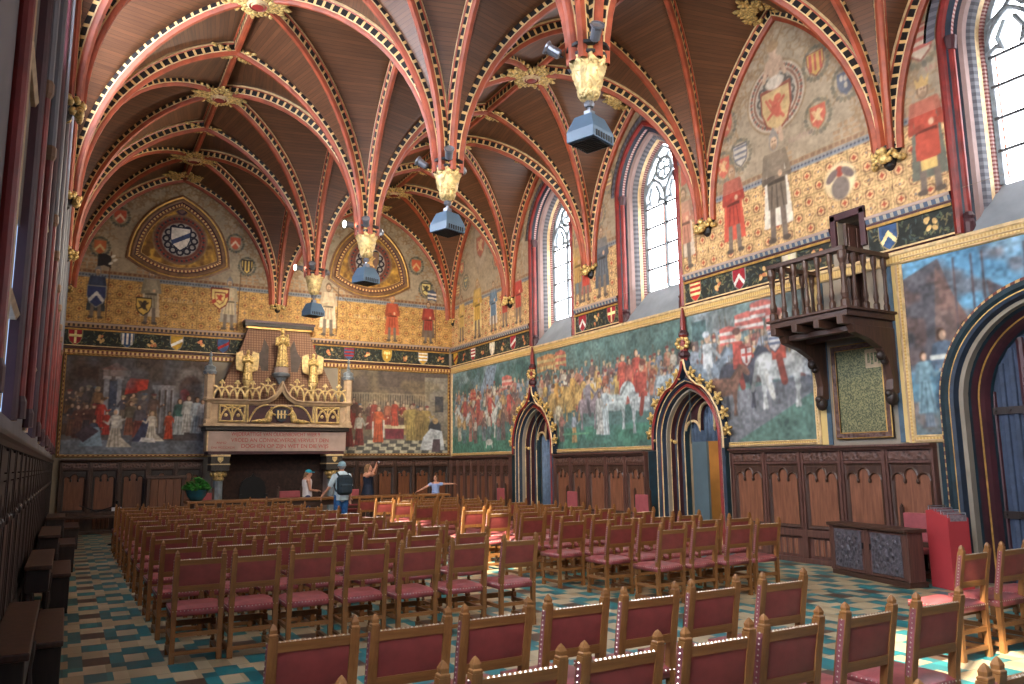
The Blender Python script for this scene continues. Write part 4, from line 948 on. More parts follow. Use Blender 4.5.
person(cv,1.22,.18,1.0,(198,186,166),(214,206,192),hair=(210,206,196),kneel=True,d=-1); cv.line(1.3,.85,1.52,.98,.06,(196,190,180)); person(cv,1.55,.5,.9,(130,78,60),(100,92,76)); person(cv,1.75,.45,.85,(120,60,52),(90,84,90))
cv.poly([(1.62,.34),(2.2,.3),(2.1,.85),(1.9,.95),(1.75,.6)],(52,58,84)); person(cv,2.08,.34,.8,(214,204,186),hair=(180,150,110),kneel=True,d=-1); cv.poly([(1.8,.33),(2.2,.3),(2.15,.42),(1.85,.44)],(226,224,220))
person(cv,2.5,.4,.75,(206,72,44),(206,82,52)); person(cv,2.74,.52,.98,(196,204,204),(60,98,92)); person(cv,2.96,.58,1.02,(214,212,206),(206,206,200)); person(cv,3.18,.56,1.0,(186,202,208),(196,208,214)); person(cv,3.33,.6,.9,(206,204,200))
text_ticks(cv,1.62,2.3,.14,.14,(30,28,28)); cv.strokes(.2)
def frame_rect(s0,s1,z0,z1,mapf,e,mats,w=.1,b0=.012,org=(0,0,0)):
    ms=lambda s,z,b:tuple(Vector(mapf(s,z,b))-Vector(org))
    mb=MB(); pts=[(s0,z0),(s0,z1),(s1,z1),(s1,z0)]; mb.sweep(pts,[(w,b0),(w,b0+.03),(w*.72,b0+.05),(w*.6,b0+.03),(w*.3,b0+.03),(w*.15,b0+.045),(0,b0+.02),(0,b0)],ms,[0,0,1,2,0,0,0],closed=True); return mb.build('frame',mats,e)
def mural(cv,mapf,s0,label,e_b=.018,hole=None,frame=True,fm=('gold_line','maroon','dot_gold'),fw=.1,sides=None,bottom=None,fade=(.32,(124,130,130)),soft=3):
    cv.soften(soft,*fade)
    org=mapf(s0+cv.w/2,ZM0,0); e=empty('mural',org,0,label,'mural')
    mm=lambda s,z,b:tuple(Vector(mapf(s,z,b))-Vector(org))
    cv.mesh('canvas',mm,s0,ZM0,e_b,parent=e,hole=hole)
    if sides is None: frame_rect(s0,s0+cv.w,ZM0,ZM1+.0,mapf,e,list(fm),fw,.012,org)
    else:
        prof=[(fw,.012),(fw,.042),(fw*.72,.062),(fw*.6,.042),(fw*.3,.042),(fw*.15,.057),(0,.032),(0,.012)]
        for (xa,za,xb,zb_) in [(s0,ZM1,s0+cv.w,ZM1)]+[(b_,ZM0,a_,ZM0) for a_,b_ in bottom]+[((x,ZM0-fw,x,ZM1) if x<s0+1 else (x,ZM1,x,ZM0-fw)) for x in sides]:
            mb=MB(); mb.sweep([(xa,za),(xb,zb_)],prof,mm,[0,0,1,2,0,0,0]); mb.build('frame',list(fm),e)
    return e
mural(cv,mapE,-.2,'large framed mural of robed figures in an arched hall under a red canopy',fw=.075,fade=(.2,(116,98,86)))
# end wall, window side: council hall with red-robed figures and chequered floor
cv=Cv(3.55,H,.0105,(96,80,66),4); cv.grade((120,110,92),(98,74,58)); cv.wash((70,52,44),.5,.5); cv.rect(0,3.6,2.05,2.54,(84,66,56))
cv.rect(.1,2.8,1.25,1.85,(142,122,98))
for i in range(34): x=.15+i*.08; cv.rect(x,x+.035,1.3,1.8,(82,64,54))
cv.rect(2.75,3.6,.9,2.4,(140,126,108)); cv.rect(3.1,3.4,1.3,1.8,(52,48,52)); cv.wash((160,128,80),.35,.4,.5,.8)
for i in range(4):
    for j in range(16): 
        if (i+j)%2==0: cv.poly([(j*.24+i*.05,.0+i*.1),(j*.24+.24+i*.05,i*.1),(j*.24+.26+i*.05,.1+i*.1),(j*.24+.02+i*.05,.1+i*.1)],(192,180,150))
        else: cv.poly([(j*.24+i*.05,.0+i*.1),(j*.24+.24+i*.05,i*.1),(j*.24+.26+i*.05,.1+i*.1),(j*.24+.02+i*.05,.1+i*.1)],(74,70,64))
crowd(cv,.1,2.1,.75,.85,12,[(150,48,38),(128,40,36),(168,84,56),(96,60,50)]); crowd(cv,2.0,2.9,.55,1.0,6,[(160,128,64),(176,140,72),(120,84,50)])
person(cv,.3,.2,.9,(120,36,32),kneel=True); person(cv,.62,.25,1.0,(128,40,36),(206,196,180)); person(cv,1.22,.34,1.12,(204,74,36),(212,84,42),hair=(120,80,50)); cv.line(1.05,.5,1.05,.95,.05,(220,206,190)); cv.line(1.4,.5,1.4,1.0,.05,(220,206,190))
cv.rect(1.45,2.05,.45,.8,(110,30,40)); cv.rect(1.42,2.1,.76,.88,(206,184,140)); person(cv,1.75,.85,.8,(190,60,40)); person(cv,2.3,.4,1.15,(176,144,70)); person(cv,2.6,.4,1.1,(150,116,58)); 
cv.ell(3.1,.78,.22,.26,(36,36,44)); cv.poly([(2.6,.1),(3.45,.1),(3.35,.7),(2.95,.78),(2.7,.5)],(206,208,212)); cv.poly([(3.0,.05),(3.3,.05),(3.28,.45),(3.05,.45)],(70,50,56)); cv.ell(3.12,1.02,.1,.1,(180,140,90)); cv.strokes(.2)
mural(cv,mapE,6.98,'dim framed mural of red robed councillors on a chequered floor beside the corner',fw=.075)
# window wall
def portal_hole(c): 
    return inside(c,.98,-9,2.1,3.32)
def hl(cs):
    fs=[portal_hole(c) for c in cs]
    def f(x,z):
        m=fs[0](x,z)
        for g in fs[1:]: m=m|g(x,z)
        return m
    return f
FM=('cream','stone_tan','dot_frame')
def outdoors(w,seed,sky=(120,146,166),grass=(62,118,94)):
    cv=Cv(w,H,.0115,sky,seed); cv.grade((84,116,108),(136,152,160)); cv.wash((76,102,100),.5,.7,.35,.65); cv.rect(0,w,0,.5,grass); cv.wash((52,104,88),.4,.4); return cv
PAST=[(170,104,92),(196,150,92),(150,160,176),(204,190,170),(120,130,140),(110,84,80),(186,116,90),(92,120,124)]
# 1 corner to first portal
w=P1-.105; cv=outdoors(w,5); 
for i in range(26): cv.ell(cv.rng.uniform(0,w),cv.rng.uniform(1.8,2.5),.35,.25,[(44,78,74),(66,96,90),(96,124,136)][cv.rng.randint(3)],a=.7)
cv.poly([(1.7,1.5),(2.4,2.5),(3.0,2.5),(2.6,1.5)],(130,150,176))
spears(cv,.2,w-.3,1.2,2.1,40); crowd(cv,.1,w-.1,1.15,.8,30,PAST); crowd(cv,.1,w-.1,.85,.85,22,PAST); banner(cv,3.3,1.7,.6,.4,(196,92,80),(214,170,150)); banner(cv,1.3,1.55,.35,.35,(200,110,80),(180,60,50))
for x,c_ in ((.9,(196,200,196)),(2.55,(214,214,204)),(3.7,(150,100,80)),(1.8,(170,96,84))): horse(cv,x,.42,.95,c_,-1 if x<2 else 1,(90,60,50),(180,70,60))
crowd(cv,.2,w-.2,.3,.85,11,PAST); cv.ell(2.5,.28,.22,.09,(220,216,206)); cv.line(2.35,.3,2.3,.12,.04,(220,216,206)); cv.line(2.62,.3,2.7,.12,.04,(220,216,206)); cv.strokes(.26)
mural(cv,mapR,.1,'blue-green crowd mural in the corner, ending at the first pointed portal',hole=hl([P1]),fm=FM,fw=.09,sides=[.1],bottom=[(.1,P1-1.0)])
# 2 between portals
w=P2-P1-.02; cv=outdoors(w,6); cv.rect(.0,w,1.7,H,(84,112,106)); cv.wash((62,94,90),.3,.6,.4,.7)
banner(cv,.1,2.0,1.1,.42,(196,130,74),(206,176,110)); banner(cv,1.0,2.05,.5,.4,(190,90,70),(206,176,110))
spears(cv,.2,w,1.3,2.1,70); crowd(cv,.1,w-.1,1.2,.8,34,PAST); crowd(cv,.1,w-.1,.9,.85,22,[(206,160,84),(214,170,90),(180,96,70),(150,150,156),(196,176,150)])
for x,y,s,c_,d,rc in ((1.0,.62,.85,(206,160,88),1,(212,150,70)),(1.75,.68,.85,(210,164,90),1,(216,160,80)),(.85,.32,.9,(214,196,160),-1,(206,160,90)),(2.4,.45,.85,(150,132,140),1,(120,110,120))): horse(cv,x,y,s,c_,d,(90,60,44),rc)
person(cv,3.75,.92,1.15,(198,72,58),(206,84,66)); person(cv,4.25,.92,1.2,(190,64,54),(200,76,62)); person(cv,4.0,.95,1.0,(184,84,70))
horse(cv,4.45,.3,1.05,(196,206,208),-1,(120,60,50),(186,72,58)); horse(cv,3.45,.4,.95,(190,204,204),1); person(cv,3.05,.28,1.15,(190,206,212),(186,200,208)); person(cv,2.85,.3,1.0,(206,206,200)); crowd(cv,4.7,w,.7,.9,6,PAST); horse(cv,5.2,.85,.7,(180,196,204),1)
crowd(cv,.2,2.0,.2,.8,4,PAST); cv.line(1.3,.35,2.4,.35,.04,(90,150,110)); text_ticks(cv,2.4,.03,.9,.06,(40,40,40)); cv.strokes(.26)
mural(cv,mapR,P1+.01,'green crowd mural of yellow horses and red riders between the two pointed portals',hole=hl([P1,P2]),fm=FM,fw=.09,sides=[],bottom=[(P1+1.0,P2-1.0)])
# 3 second portal to the balcony
w=14.14-P2-.01; cv=outdoors(w,7,grass=(96,106,112)); cv.wash((110,104,106),.5,.6); cv.poly([(0,0),(w,0),(w,.75),(1.4,.3)],(76,110,96)); cv.poly([(0,.0),(1.2,.0),(2.6,.62),(w,.8),(w,1.1),(0,.8)],(112,112,118))
crowd(cv,.1,w-.2,1.35,.75,20,PAST); crowd(cv,.1,w-.2,1.1,.85,14,PAST); spears(cv,.2,w-.2,1.4,2.3,40)
for x,y,s in ((1.3,2.0,.7),(1.7,2.15,.6),(.9,1.8,.5),(2.05,1.95,.5)): banner(cv,x,y,s,.34,(200,90,80),(220,206,196))
cv.rect(.15,.55,2.0,2.4,(58,84,86))
horse(cv,.55,.75,.95,(120,134,150),1,(170,180,190),(200,206,210)); horse(cv,1.35,.62,1.0,(54,54,66),1,(100,60,50),(180,64,52)); horse(cv,.95,.5,.85,(120,76,58),1)
horse(cv,2.3,.58,1.15,(218,220,214),1,(120,56,48),(190,72,54)); shield(cv,2.22,1.75,.34,(216,206,200),'bars',(90,100,130),False); cv.poly([(2.55,1.2),(2.95,1.05),(2.9,1.75),(2.6,2.0)],(214,214,208)); cv.ell(2.06,.98,.07,.3,(226,222,210),rot=.3); shield(cv,1.55,1.55,.3,(224,214,208),'cross',(190,60,50),False); cv.strokes(.26)
mural(cv,mapR,P2+.01,'mural of a white horse and red riders between second portal and balcony',hole=hl([P2]),fm=FM,fw=.09,sides=[14.14],bottom=[(P2+1.0,14.14)])
# 4 beyond the balcony
s4=15.87; w=23.3-s4; cv=outdoors(w,8,sky=(96,144,176)); cv.grade((84,112,120),(104,160,196)); cv.wash((70,112,140),.6,.7,.4,.7); cv.wash((176,196,206),.5,.5,.6,.85)
cv.poly([(.0,1.0),(.0,2.3),(.55,2.5),(.8,1.7),(1.0,1.2)],(84,80,84)); cv.poly([(.4,1.2),(.5,2.4),(.9,1.6),(1.0,1.2)],(112,90,82))
for x in (.75,1.0,1.15,1.7,2.3,2.9): cv.line(x,1.0,x+.02,2.45,.025,(70,66,72)); 
for x,y,s in ((1.25,1.6,.5),(1.75,2.0,.35),(2.4,1.5,.6)): cv.poly([(x,y),(x-s*.1,y+s*.9),(x+s*.8,y+s*.3)],(90,84,90))
cv.rect(0,w,0,.45,(96,110,112)); cv.wash((120,84,72),.2,.5,.55,.8); person(cv,.5,.35,1.15,(66,92,110),(86,100,116)); person(cv,.85,.5,1.05,(206,186,120),(206,112,110)); cv.rect(.3,1.2,1.05,1.12,(206,206,196)); crowd(cv,.1,1.2,.1,.5,5,PAST); person(cv,.2,.3,.9,(120,150,160)); cv.strokes(.22)
mural(cv,mapR,s4,'blue harbour mural with sails and masts beside the large round portal',hole=inside(P3,1.5,-9,2.4,3.9),fm=FM,fw=.11,sides=[s4],bottom=[(s4,P3-1.6),(P3+1.6,s4+w)],fade=(.12,(116,130,140)))
# painted border strips flanking the notice tablet
mb=MB(); 
for a,b,m in ((14.24,14.36,0),(14.36,14.44,1),(15.62,15.70,1),(15.70,15.80,0)): mb.T=None; v0=mapR(a,1.9,.01); v1=mapR(b,4.55,.03); mb.bx(*sorted((v0[0],v1[0])),*sorted((v0[1],v1[1])),1.9,4.55,m)
struct(mb.build('trim_22',['dot_frame','blue_gray']))
# blue strips of painted wall beside the portals
mb=MB()
for a,b in ((P1-1.3,P1-1.02),(P2-1.33,P2-1.02),(16.18,16.45)):
    v0=mapR(a,0,.005); v1=mapR(b,0,.02); mb.bx(*sorted((v0[0],v1[0])),*sorted((v0[1],v1[1])),.0,1.88)
struct(mb.build('trim_23',['teal_dark']))
# ---------------------------------------------------------------- portals
def ogee(c,hw,z0,zs,za,tip,n=12):
    A=arch(c,hw,z0,zs,za,n); k=len(A)//2; cut=4
    Lh=A[:k-cut+1]; x0,z0_=Lh[-1]; ex=[]
    for i in range(1,6): t=i/5; ex.append((x0+(c-x0)*(1-(1-t)**1.6)*.97,z0_+(tip-z0_)*t**1.5))
    ex[-1]=(c-.012,tip)
    L_=Lh+ex; R_=[(2*c-x,z) for x,z in L_][::-1]; return L_+R_
def portal(num,c,label_open):
    path=arch(c,.84,.0,2.1,3.16,14)
    prof=[(.14,0),(.14,.1),(.09,.13),(.075,.12),(.03,.06),(0,.09),(-.03,.1),(-.04,.08),(-.07,-.0),(-.1,-.08),(-.105,-.1),(-.11,-.2),(-.14,-.22),(-.147,-.24),(-.15,-.34),(-.19,-.37),(-.2,-.39),(-.22,-.5)]
    mats=[3,0,1,0,2,2,1,0,3,1,4,0,1,4,0,1,3]
    mb=MB(); mb.sweep(path,prof,mapR,mats); root=struct(mb.build(f'door_{num}',['navy','cream','red_shaft','teal_dark','maroon']))
    mb=MB(); mb.sweep(ogee(c,.99,1.9,2.1,3.3,3.62),[(-.02,0),(-.02,.16),(.02,.19),(.05,.17),(.05,0)],mapR,[0,2,1,0]); mb.build('ogee_hood',['navy','cream','red_shaft'],root)
    A=ogee(c,1.03,2.15,2.16,3.32,3.62,12)
    for sg in (-1,1):
        for i,t in enumerate((.03,.2,.37,.53,.69,.84)):
            half_=A[:len(A)//2]; L_=[0]
            for a,b in zip(half_,half_[1:]): L_.append(L_[-1]+math.hypot(b[0]-a[0],b[1]-a[1]))
            q=t*L_[-1]; j=max(k for k in range(len(L_)) if L_[k]<=q); j=min(j,len(half_)-2); f=(q-L_[j])/max(1e-6,L_[j+1]-L_[j]); x=half_[j][0]+(half_[j+1][0]-half_[j][0])*f; z=half_[j][1]+(half_[j+1][1]-half_[j][1])*f
            x=c+sg*abs(x-c); x+=sg*.07; p=Vector(mapR(x,z+.03,.14)); mb=MB()
            for k in range(5):
                a=2*pi*k/5+i; Rm=Matrix.Rotation(a,3,'X'); mb.ell(p+Rm@Vector((0,.0,.075)),(.04,.035,.07),0,6,4,Rm)
            mb.ell(p+Vector((-.04,0,0)),(.05,.045,.045)); mb.tube([Vector(mapR(x-sg*.1,z,.1)),p],.025,6); mb.build('crocket',['gold_leaf'],root,smooth=True)
    mb=MB(); mb.T=Matrix.Translation(mapR(c,0,.1)); mb.lathe([(.05,3.55),(.07,3.7),(.11,3.74),(.11,3.8),(.07,3.84),(.065,4.1),(.1,4.16),(.1,4.2),(.06,4.26),(.055,4.5),(.02,4.72)],(0,0,0),8,[0,1,1,1,0,0,1,1,0,0]); mb.build('finial_shaft',['red_shaft','maroon'],root)
    mb=MB(); p=Vector(mapR(c,4.0,.14))
    for k in range(8): a=2*pi*k/8; mb.ell(p+Vector((-.03*math.cos(a),.12*math.cos(a),.1*math.sin(a))),(.05,.06,.05),0,6,4)
    mb.build('finial_leaf',['gold_leaf'],root,smooth=True)
    mb=MB()                       # leaf capitals at the springing
    for sg in (-1,1):
        for k in range(6): mb.ell(Vector(mapR(c+sg*(.7+.06*k),2.06+.03*(k%2),.13-.06*(5-k))),(.05,.05,.045),0,6,4)
    mb.build('leaf_capital',['gold_leaf'],root,smooth=True)
    # cusped inner head
    gf=lambda s,z,b:mapR(s,z,b-.46)
    inn=arch(c,.63,2.2,2.22,3.0,10)[1:-1]
    cus=[]
    for cx,cz,r,a0,a1,ez in ((c-.41,2.28,.205,1.0,.0,.9),(c,2.5,.205,1.0,.0,1.5),(c+.41,2.28,.205,1.0,.0,.9)):
        cus+= [(cx+r*math.cos(pi*(a0+(a1-a0)*i/9)),cz+r*ez*math.sin(pi*(a0+(a1-a0)*i/9))) for i in range(10)]
    mb=MB(); mb.prism(inn+cus[::-1],gf,-.06,.04,0,0); mb.build('cusped_head',['maroon'],root)
    mb=MB(); mb.sweep(cus,[(-.012,.03),(0,.07),(.04,.06),(.04,.04)],gf,0); mb.build('cusp_edge',['cream'],root)
    return root
def pleats(name,x0,x1,z0,z1,y_b,mat,parent,n=14,depth=.035,mapf=mapR):
    mb=MB(); k=n*6; top=[];bot=[]
    for i in range(k+1):
        t=i/k; s=x0+(x1-x0)*t; b=y_b+depth*math.sin(2*pi*n*t)+.4*depth*math.sin(2*pi*n*t*2.3+1); top.append(mb.add(mapf(s,z1,b))); bot.append(mb.add(mapf(s+.006*math.sin(9*t*pi),z0,b*1.0)))
    for i in range(k): mb.face((bot[i],bot[i+1],top[i+1],top[i]))
    o=mb.build(name,[mat],parent,smooth=True); m=o.modifiers.new('t','SOLIDIFY'); m.thickness=.006; return o
d1=portal(1,P1,0)
mb=MB(); v=[mapR(P1-.7,0,-.7),mapR(P1+.7,3.0,-.64)]
pleats('curtain',P1-.66,P1+.66,.02,3.0,-.57,'curtain_blue',d1,11)
d2=portal(2,P2,1)
pleats('curtain',P2-.64,P2+.64,2.06,3.0,-.57,'curtain_blue',d2,12)
mb=MB(); mb.prism([(P2-.62,.02),(P2-.62,2.06),(P2-.2,2.06),(P2-.2,.02)],mapR,-.62,-.56); mb.build('door_leaf',['slate_door'],d2)
mb=MB(); mb.bx(XR+.75,XR+.85,YE-P2-.62,YE-P2-.08,.75,.82); mb.bx(XR+.75,XR+.85,YE-P2-.4,YE-P2-.33,.0,.8); mb.bx(XR+.7,XR+.8,YE-P2-.3,YE-P2-.1,.78,2.06); mb.build('inner_rail',['oak_dark'],d2)
# the broad round-headed doorway
path=arch(P3,1.37,0,2.4,3.77,22)
prof=[(.32,0),(.32,.06),(.25,.11),(.24,.14),(.15,.16),(.1,.12),(.08,.12),(.02,.1),(-.0,.03),(-.03,-.04),(-.07,-.08),(-.08,-.12),(-.12,-.18),(-.16,-.24),(-.18,-.28),(-.2,-.3),(-.25,-.36),(-.3,-.45),(-.32,-.5)]
prof=[(a*.75,b*.85) for a,b in prof]
mb=MB(); mb.sweep(path,prof,mapR,[1,5,1,0,0,4,3,3,3,2,4,0,2,2,4,1,1,0]); d3=struct(mb.build('door_3',['teal_dark','maroon','maroon','navy','gold_line','dot_gold']))
gf=lambda s,z,b:mapR(s,z,b-.46)
mb=MB(); ip=arch(P3,1.16,0,2.38,3.55,16); mb.prism(ip,gf,-.05,.0); mb.build('door_leaf',['curtain_dusk'],d3)
mb=MB()
for i in range(17):
    s=P3-1.15+i*2.3/16; dx=abs(s-P3); zt=2.35+math.sqrt(max(0,1.17**2-dx**2))*1.0
    m_=1 if i%3==0 else 0
    mb.sweep([(s,.02),(s,zt)],[(-.05,0),(-.04,.03),(0,.045),(.04,.03),(.05,0)],gf,m_)
mb.build('board_batten',['curtain_dusk','maroon'],d3)
mb=MB()
for z in (.9,2.3): mb.sweep([(P3-1.18,z),(P3+1.18,z)],[(-.05,0),(-.05,.06),(.05,.06),(.05,0)],gf,0)
for z in (.9,2.3):
    for i in range(12): mb.ell(gf(P3-1.1+i*.2,z,.065),(.015,.018,.018))
mb.build('strap',['oak_black'],d3)
# ---------------------------------------------------------------- oak wall panelling
def panelling(label,mapf,s0,s1,n,mats=('oak_frame','oak_panel','carved_frieze'),h=1.86,b0=.012,linen=True,dk_=1.0):
    org=Vector(mapf((s0+s1)/2,0,b0)); e=empty('wall_panelling',org,0,label,'wall panelling')
    mp=lambda s,z,b:tuple(Vector(mapf(s,z,b*dk_+b0))-org)
    def bar(mb,a,b,z0,z1,d0,d1,m=0):
        p0=mp(a,z0,d0); p1=mp(b,z1,d1); mb.bx(*sorted((p0[0],p1[0])),*sorted((p0[1],p1[1])),z0,z1,m)
    mb=MB(); bar(mb,s0,s1,0,h-.06,0,.03); w=(s1-s0)/n
    bar(mb,s0,s1,0,.08,.03,.1); bar(mb,s0,s1,.42,.54,.03,.085); bar(mb,s0,s1,h-.26,h-.22,.03,.08)
    for i in range(n+1):
        x=s0+i*w; a=max(s0,x-.055); b=min(s1,x+.055); bar(mb,a,b,.08,h-.06,.03,.09); bar(mb,max(s0,x-.02),min(s1,x+.02),.54,h-.06,.09,.115)
    mb.build('frame',[mats[0]],e,bevel=.006)
    mb=MB(); mb.sweep([(s0,0),(s1,0)],[(h-.06,.0),(h-.06,.11),(h-.03,.13),(h-.01,.17),(h+.02,.17),(h+.02,.0)],mp,0); mb.build('cornice',[mats[0]],e)
    mb=MB(); bar(mb,s0+.03,s1-.03,h-.21,h-.08,.03,.075); mb.build('carved_frieze',[mats[2]],e)
    for i in range(n):
        x0,x1=s0+i*w+.09,s0+(i+1)*w-.09; c=(x0+x1)/2; hw=(x1-x0)/2
        mb=MB(); bar(mb,x0,x1,.56,h-.28,.03,.042); mb.build('panel',[mats[1]],e)
        mb=MB(); mb.sweep([(x0,.58),(x0,h-.29),(x1,h-.29),(x1,.58)],[(.02,.03),(.02,.075),(-.015,.06),(-.03,.042)],mp,0,closed=True)
        zt=h-.29; cus=[]; r=hw/3.0
        for cx,cz in ((c-2*r,zt-.22),(c,zt-.15),(c+2*r,zt-.22)):
            cus+=[(cx-r*.97*math.cos(pi*k/8),cz+r*1.1*math.sin(pi*k/8)) for k in range(9)]
        mb.prism([(x0,zt-.24),(x0,zt),(x1,zt),(x1,zt-.24)]+cus[::-1],mp,.042,.066)
        mb.sweep(cus,[(-.01,.06),(0,.08),(.02,.066)],mp,0,capends=False)
        for q in (-1,1): px=mp(c+q*r,zt-.225,.065); mb.ell(px,(.028,.028,.04))
        mb.build('tracery',['oak_black' if mats[0]!='oak_frame' else 'oak_dark'],e)
        if linen:
            mb=MB()
            for k in range(4): a=x0+.05+(x1-x0-.1)*k/4; mb.sweep([(a+.03,.13),(a+.03,.38)],[(-.04,.03),(-.02,.055),(0,.04),(.02,.055),(.04,.03)],mp,0)
            mb.build('linenfold',[mats[1]],e)
    return e
panelling('oak wall panelling from the corner to the first pointed portal',mapR,.12,P1-1.3,8)
panelling('five-panel oak wall panelling between the two pointed portals',mapR,P1+.98,P2-1.35,5)
panelling('five-panel oak wall panelling behind the carved cabinet',mapR,P2+1.12,16.15,5)
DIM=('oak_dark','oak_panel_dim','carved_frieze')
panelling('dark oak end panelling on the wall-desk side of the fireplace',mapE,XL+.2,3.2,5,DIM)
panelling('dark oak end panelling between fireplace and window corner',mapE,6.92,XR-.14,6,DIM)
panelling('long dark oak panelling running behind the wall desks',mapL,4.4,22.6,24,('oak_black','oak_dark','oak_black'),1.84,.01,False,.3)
# boxed oak door set before the end panelling
e=empty('panel_door',(2.28,YE-.36,0),0,'low boxed oak door with plank panel against the end panelling','door')
mb=MB(); mb.bx(-.46,-.38,-.05,.12,0,1.42); mb.bx(.38,.46,-.05,.12,0,1.42); mb.bx(-.5,.5,-.07,.12,1.36,1.44); mb.build('frame',['oak_dark'],e,bevel=.008)
mb=MB()
for i in range(4): mb.bx(-.37+.185*i,-.19+.185*i,-.02,.03,.02,1.35)
mb.build('plank_leaf',['oak_panel_dim'],e,bevel=.006)
e=empty('wall_bench',(.6,YE-.42,0),0,'narrow dark oak bench against the end panelling by the corner','bench')
mb=MB(); mb.bx(-.7,.7,-.16,.16,.42,.47); mb.build('seat',['oak_dark_x'],e,bevel=.008)
for x in (-.6,.6): mb=MB(); mb.bx(x-.03,x+.03,-.13,.13,0,.42); mb.build('leg',['oak_dark'],e)
# ---------------------------------------------------------------- fireplace
FX,FY=5.06,YE-.8
e=empty('fireplace',(FX,FY,0),0,'monumental gilded stone fireplace with gallery, painted hood and statues','fireplace')
def bx(name,mats,boxes,parent=e,bevel=.008):
    mb=MB()
    for b in boxes: mb.bx(*b[:6],b[6] if len(b)>6 else 0)
    return mb.build(name,mats,parent,bevel=bevel)
bx('firebox',['firebrick'],[(-1.6,1.6,.68,.73,0,2.05),(-1.6,-1.5,.1,.72,0,2.05),(1.5,1.6,.1,.72,0,2.05),(-1.6,1.6,.1,.69,2.0,2.05)],bevel=0)
mb=MB(); mb.prism([(-.35,0),(-.35,.8),(-.3,.98),(-.16,1.1),(-.06,1.12),(0,1.22),(.06,1.12),(.16,1.1),(.3,.98),(.35,.8),(.35,0)],lambda s,z,b:(s-.55,.6-b,z+.25),0,.06); mb.bx(-.92,-.86,.4,.5,0,.9); mb.bx(-.24,-.18,.4,.5,0,.9); mb.bx(-.95,-.15,.42,.5,.3,.36); mb.build('iron_fireback',['iron'],e)
for sx in (-1,1):
    x=sx*1.54
    mb=MB(); mb.T=Matrix.Translation((x,.12,0)); mb.lathe([(.2,0),(.2,.12),(.16,.16),(.15,.22),(.12,.28),(.12,1.28),(.15,1.3)],(0,0,0),8,0); mb.build('column',['stone_blue'],e)
    mb=MB(); mb.T=Matrix.Translation((x,.12,0)); mb.lathe([(.13,1.28),(.15,1.34),(.13,1.38),(.2,1.52)],(0,0,0),8,0)
    for k in range(8): a=2*pi*k/8; mb.ell((.17*math.cos(a),.17*math.sin(a),1.45),(.05,.06,.07),0,6,4)
    mb.build('capital',['gold_leaf'],e,smooth=True)
    bx('impost_block',['carved_dark','cream'],[(x-.23,x+.23,-.1,.5,1.54,1.96,0),(x-.25,x+.25,-.12,.5,1.7,1.73,1),(x-.25,x+.25,-.12,.5,1.92,1.97,1)])
    mb=MB(); mb.prism([(x-.07,1.9),(x+.07,1.9),(x+.07,1.82),(x,1.75),(x-.07,1.82)],lambda s,z,b:(s,-.1-b,z),0,.02); mb.build('small_shield',['gold_pale'],e)
    bx('cheek',['stone_pink'],[(x-.1,x+.1,.12,.69,0,2.0)])
bx('lintel',['inscription_stone' if False else 'stone_pink','maroon','cream'],[(-1.88,1.88,-.02,.69,2.06,2.6,0),(-1.84,1.84,-.0,.7,1.98,2.06,1),(-1.9,-1.86,-.035,.3,2.06,2.6,2)])
bx('carved_cornice',['carved_dark','stone_tan'],[(-1.95,1.95,-.1,.69,2.62,2.72,0),(-2.02,2.02,-.18,.69,2.72,2.79,1)])
def textm(txt,x,z,size,parent,mat,y=-.026):
    cu=bpy.data.curves.new('lettering','FONT'); cu.body=txt; cu.size=size; cu.align_x='LEFT'; cu.extrude=.002
    o=bpy.data.objects.new('tmp',cu); COL.objects.link(o); dg=bpy.context.evaluated_depsgraph_get(); me=bpy.data.meshes.new_from_object(o.evaluated_get(dg)); bpy.data.objects.remove(o)
    me.materials.clear(); me.materials.append(M[mat]); q=bpy.data.objects.new('lettering',me); COL.objects.link(q); q.parent=parent; q.rotation_euler=(pi/2,0,0); q.location=(x,y,z); return q
for t,x,z,wd in (('WIJDERATTIGE VAN OUDENBOVCHT WIER 9',-1.28,2.47,2.4),('VROED AN CONINCWERDE VERVULT DEN',-1.28,2.31,2.65),('DOGHEN OP ZIJN WET EN DIE WIJS',-1.02,2.15,2.38)):
    o=textm(t,x,z,.15,e,'inscription_red'); o.scale=(wd/max(.1,o.dimensions.x),1,1)
for t,x,z,wd in (('ANNO',-1.65,2.26,.25),('DNI MCCCXCIX',-1.78,2.13,.6)):
    o=textm(t,x,z,.08,e,'inscription_red'); o.scale=(wd/max(.1,o.dimensions.x),1,1)
# gallery front with pierced panels
bx('gallery_wall',['stone_tan','maroon'],[(-1.9,1.9,-.06,.7,2.79,3.34,0),(-1.62,-.98,-.09,-.06,2.86,3.28,1),(.98,1.62,-.09,-.06,2.86,3.28,1),(-.86,.86,-.09,-.06,2.84,3.3,1)],bevel=0)
mb=MB(); fl=lambda s,z,b:(s,-.09-b,z); bp=[(-.022,0),(-.022,.04),(0,.06),(.022,.04),(.022,0)]
for c in (-1.3,1.3):
    mb.sweep([(c-.32,2.86),(c-.32,3.28),(c+.32,3.28),(c+.32,2.86)],bp,fl,0,closed=True); mb.sweep([(c,2.86),(c,3.28)],bp,fl,0)
    for sd in (-1,1):
        q=[(c+sd*(.3-.3*math.cos(t*pi/2/6)) ,2.87+.4*math.sin(t*pi/2/6)) for t in range(7)]; mb.sweep(q,bp,fl,0)
        q=[(c+sd*(.31-.0),2.87+.0)]+[(c+sd*(.3*math.cos(t*pi/2/6)),2.87+.36*math.sin(t*pi/2/6)) for t in range(7)]; mb.sweep(q,bp,fl,0)
        mb.ell(fl(c+sd*.16,3.02,.03),(.05,.03,.05)); mb.ell(fl(c+sd*.2,3.16,.03),(.035,.03,.035))
